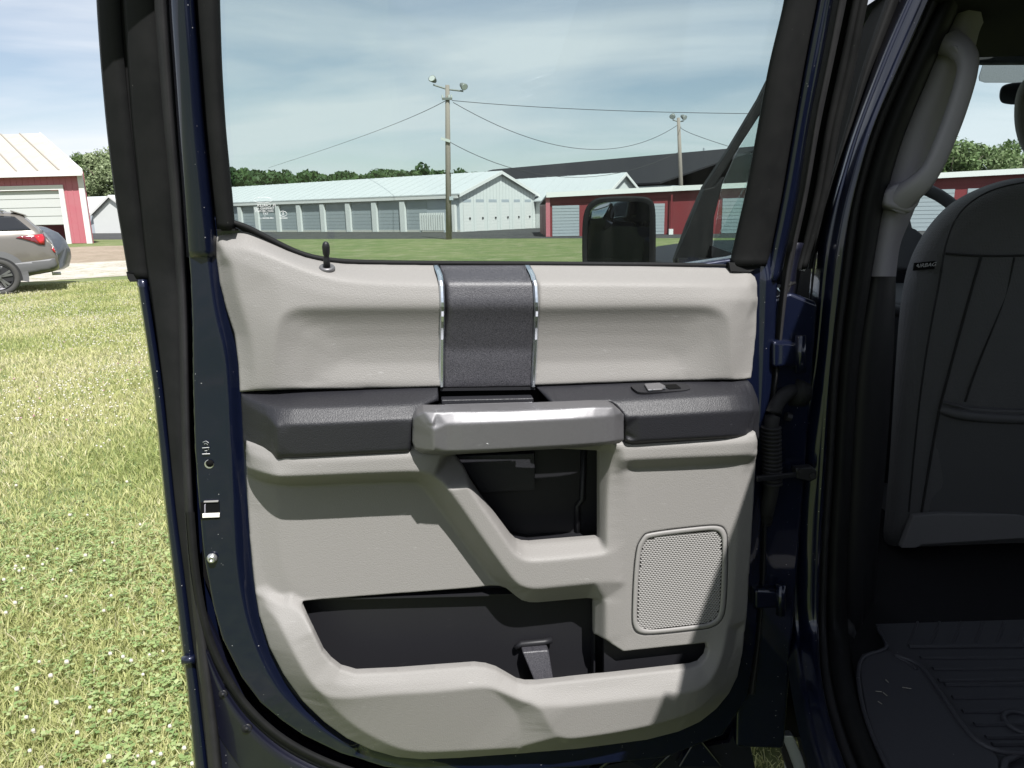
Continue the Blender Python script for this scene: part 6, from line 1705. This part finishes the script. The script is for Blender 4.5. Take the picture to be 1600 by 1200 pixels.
# headrest
hrp = chaikin([(1585, 150), (1600, 120), (1640, 105), (1720, 105), (1750, 140), (1752, 210), (1730, 255), (1680, 268), (1625, 262), (1598, 240), (1584, 200)], 2, True)
rings = []
for sc, dy_ in [(.86, .14), (.97, .12), (1, .07), (.98, .02), (.9, -.01), (.7, -.02), (.3, -.024)]:
    rings.append([W(1668 + (x - 1668) * sc, 187 + (y - 187) * sc, YS + .02 + dy_) for x, y in hrp])
hr = blob('headrest', rings, M['fabric'], seat)
for x in (1640, 1700): MB().tube([W(x, 250, YS + .08), W(x, 300, YS + .08)], .007, 10).build('headrest_post', M['chrome'], seat)
# seat cushion and base in the dark under the back
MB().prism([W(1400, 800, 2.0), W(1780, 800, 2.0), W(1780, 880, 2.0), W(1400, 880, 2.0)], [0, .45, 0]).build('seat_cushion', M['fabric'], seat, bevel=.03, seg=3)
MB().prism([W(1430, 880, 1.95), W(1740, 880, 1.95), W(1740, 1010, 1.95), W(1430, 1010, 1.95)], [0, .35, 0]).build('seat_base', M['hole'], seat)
# steering wheel, column
sc_ = W(1412, 386, 2.10); 
sn = nrm(TF * .9 + U3 * -.42); sa_ = TR; sb_ = np.cross(sn, sa_)
swp = [sc_ + (sa_ * math.cos(t) + sb_ * math.sin(t)) * .19 for t in np.linspace(0, 2 * math.pi, 41)]
swh = MB().tube(swp, .017, 10, cap=False).build('steering_wheel', M['vinyl'], truck, smooth=True)
for t in (0, math.pi, -math.pi / 2):
    d = sa_ * math.cos(t) + sb_ * math.sin(t); q = sa_ * -math.sin(t) + sb_ * math.cos(t)
    MB().prism([sc_ + d * .05 - q * .03, sc_ + d * .18 - q * .016, sc_ + d * .18 + q * .016, sc_ + d * .05 + q * .03], sn * .014).build('wheel_spoke', M['silver'], swh, bevel=.003)
MB().prism([sc_ + (sa_ * math.cos(t) + sb_ * math.sin(t)) * .068 for t in np.linspace(0, 2 * math.pi, 20, endpoint=False)], sn * .03).build('wheel_hub', M['vinyl'], swh, bevel=.008)
MB().tube([sc_ + sn * .02, sc_ + sn * .25], .035, 12).build('steering_column', M['blackflat'], swh)
# overhead: header, console light, visor band, mirror
MB().prism([W(x, y, 1.95) for x, y in [(1524, 58), (1533, 47), (1600, 39), (1660, 34), (1640, 50), (1578, 62), (1526, 68)]], [0, .03, 0]).build('overhead_console', M['console'], truck, bevel=.004)
MB().prism([W(x, y, 1.96) for x, y in [(1526, 68), (1576, 63), (1610, 49), (1680, 36), (1680, 60), (1600, 66), (1526, 76)]], [0, .04, 0]).build('console_edge', M['headliner'], truck, bevel=.004)
MB().prism([W(x, y, 2.02) for x, y in [(1515, -40), (1800, -40), (1800, 97), (1515, 98)]], [0, .04, 0]).build('sun_visor', M['headliner'], truck, bevel=.006)
# shade band of fine dots across the windshield top
vb = [(1537, 98), (1800, 96), (1800, 130), (1540, 129), (1531, 126), (1530, 120)]
p0 = W(1560, 110, 2.28); nb = np.array([0, -1.0, 0])
MB().prism([plane_hit(x, y, p0, nb) for x, y in vb], [0, .003, 0]).build('shade_band', mat('grey_dot_matrix', (.10, .115, .125), .7, bump=('weave', 500, .5, .001), vary=(300, .8, (.16, .18, .19))), truck)
rm = chaikin([(1562, 140), (1568, 132), (1590, 128), (1680, 126), (1684, 160), (1600, 164), (1568, 163), (1561, 156)], 2, True)
rings = [[W(1620 + (x - 1620) * s_, 146 + (y - 146) * s_, 2.12 + d_) for x, y in rm] for s_, d_ in [(.94, -.004), (1, 0), (1, .012), (.85, .035), (.4, .05)]]
rvm = blob('rearview_mirror', rings, M['blackflat'], truck)
rn = nrm([-.30, -1, -.10])
rg2 = [(1620 + (x - 1620) * .93, 146 + (y - 146) * .86) for x, y in rm]
MB().prism([plane_hit(x, y, W(1620, 146, 2.106), rn) for x, y in rg2], -rn * .003).build('mirror_glass', M['mirror'], rvm)

# sill and floor
sill = strip('door_sill', [([(x - 2, y) for x, y in S2 if y > 880], 1.44), ('mix', .5, 1.43), ([(1352, 880), (1350, 940), (1346, 1010), (1350, 1080), (1372, 1150), (1400, 1210), (1430, 1270)], 1.46)], M['blackflat'], truck, WS, 900, 1262, 40)
ZF = .615
def F_(x, y, h=0.0): return G(x, y, ZF + h)
fm_out = [(1338, 1070), (1340, 1040), (1347, 1022), (1360, 1019), (1384, 1014), (1388, 1006), (1376, 985), (1368, 975), (1600, 968), (1760, 968), (1780, 1280), (1440, 1280), (1395, 1220), (1362, 1150), (1345, 1100)]
fmroot = empty('floor_liner', F_(1500, 1120)); tag(fmroot, 'black ribbed rubber floor liner on the cab floor behind the seat', 'floor mat')
MB().prism([F_(x, y, .006) for x, y in fm_out], U3 * -.006).build('liner_tray', M['mat_rubber'], fmroot)
# raised flat apron by the sill
ap = chaikin([(1340, 1040), (1347, 1024), (1386, 1014), (1398, 1022), (1430, 1034), (1446, 1046), (1478, 1095), (1510, 1142), (1535, 1165), (1560, 1177), (1562, 1210), (1540, 1280), (1430, 1280), (1390, 1215), (1358, 1140)], 1, True)
MB().prism([F_(x, y, .020) for x, y in ap], U3 * -.014).build('liner_apron', M['mat_rubber'], fmroot, bevel=.004, seg=3)
for pts, r in (([(1341, 1060), (1342, 1040), (1350, 1024), (1386, 1015), (1384, 1002), (1372, 982)], .004), ([(1398, 1024), (1428, 1034), (1446, 1047), (1478, 1096), (1510, 1143), (1536, 1166), (1575, 1178), (1640, 1174)], .0045), ([(1341, 1060), (1346, 1100), (1362, 1150), (1392, 1212), (1430, 1275)], .004), ([(1400, 1026), (1420, 1036), (1432, 1046)], .003)):
    MB().tube([F_(x, y, .021) for x, y in chaikin(pts, 2)], r, 8).build('liner_lip', M['mat_rubber'], fmroot, smooth=True)
for k, (y, x0) in enumerate([(1028, 1438), (1045, 1458), (1063, 1466), (1070, 1476), (1090, 1488), (1112, 1504), (1132, 1522), (1152, 1540), (1163, 1550)]):
    MB().tube([F_(x0, y, .007), F_(1790, y - 3, .007)], .0045, 6).build('liner_rib', M['mat_rubber'], fmroot)
for k in range(9):
    x = 1420 + k * 34
    MB().tube([F_(x, 1009, .005), F_(x + 8, 990, .005), F_(x + 14, 972, .005)], .003, 6).build('liner_rib', M['mat_rubber'], fmroot)
MB().tube([F_(1420, 1010, .008), F_(1790, 1008, .008)], .005, 6).build('liner_rib', M['mat_rubber'], fmroot)
c = F_(1600, 1130, .008)
MB().tube([c + np.array([math.cos(t), math.sin(t), 0]) * .03 for t in np.linspace(0, 2 * math.pi, 21)], .005, 6, cap=False).build('liner_ring', M['mat_rubber'], fmroot, smooth=True)
c = F_(1590, 1196, .010)
MB().tube([F_(1566, 1215, .012), F_(1570, 1190, .014), F_(1590, 1180, .016), F_(1640, 1176, .016)], .006, 8).build('liner_lip', M['mat_rubber'], fmroot, smooth=True)
# dried grass bits on the apron
for (x, y, dx_, dy_) in [(1384, 1062, 4, 4), (1410, 1074, 14, 2), (1368, 1080, 10, 1), (1380, 1082, 6, 5), (1372, 1096, 6, 4)]:
    MB().tube([F_(x, y, .022), F_(x + dx_, y + dy_, .023)], .0009, 5).build('dried_blade', mat('dry_straw', (.22, .21, .18), .9) if 'dry_straw' not in bpy.data.materials else bpy.data.materials['dry_straw'], fmroot)
# rear cab wall behind door opening: rocker
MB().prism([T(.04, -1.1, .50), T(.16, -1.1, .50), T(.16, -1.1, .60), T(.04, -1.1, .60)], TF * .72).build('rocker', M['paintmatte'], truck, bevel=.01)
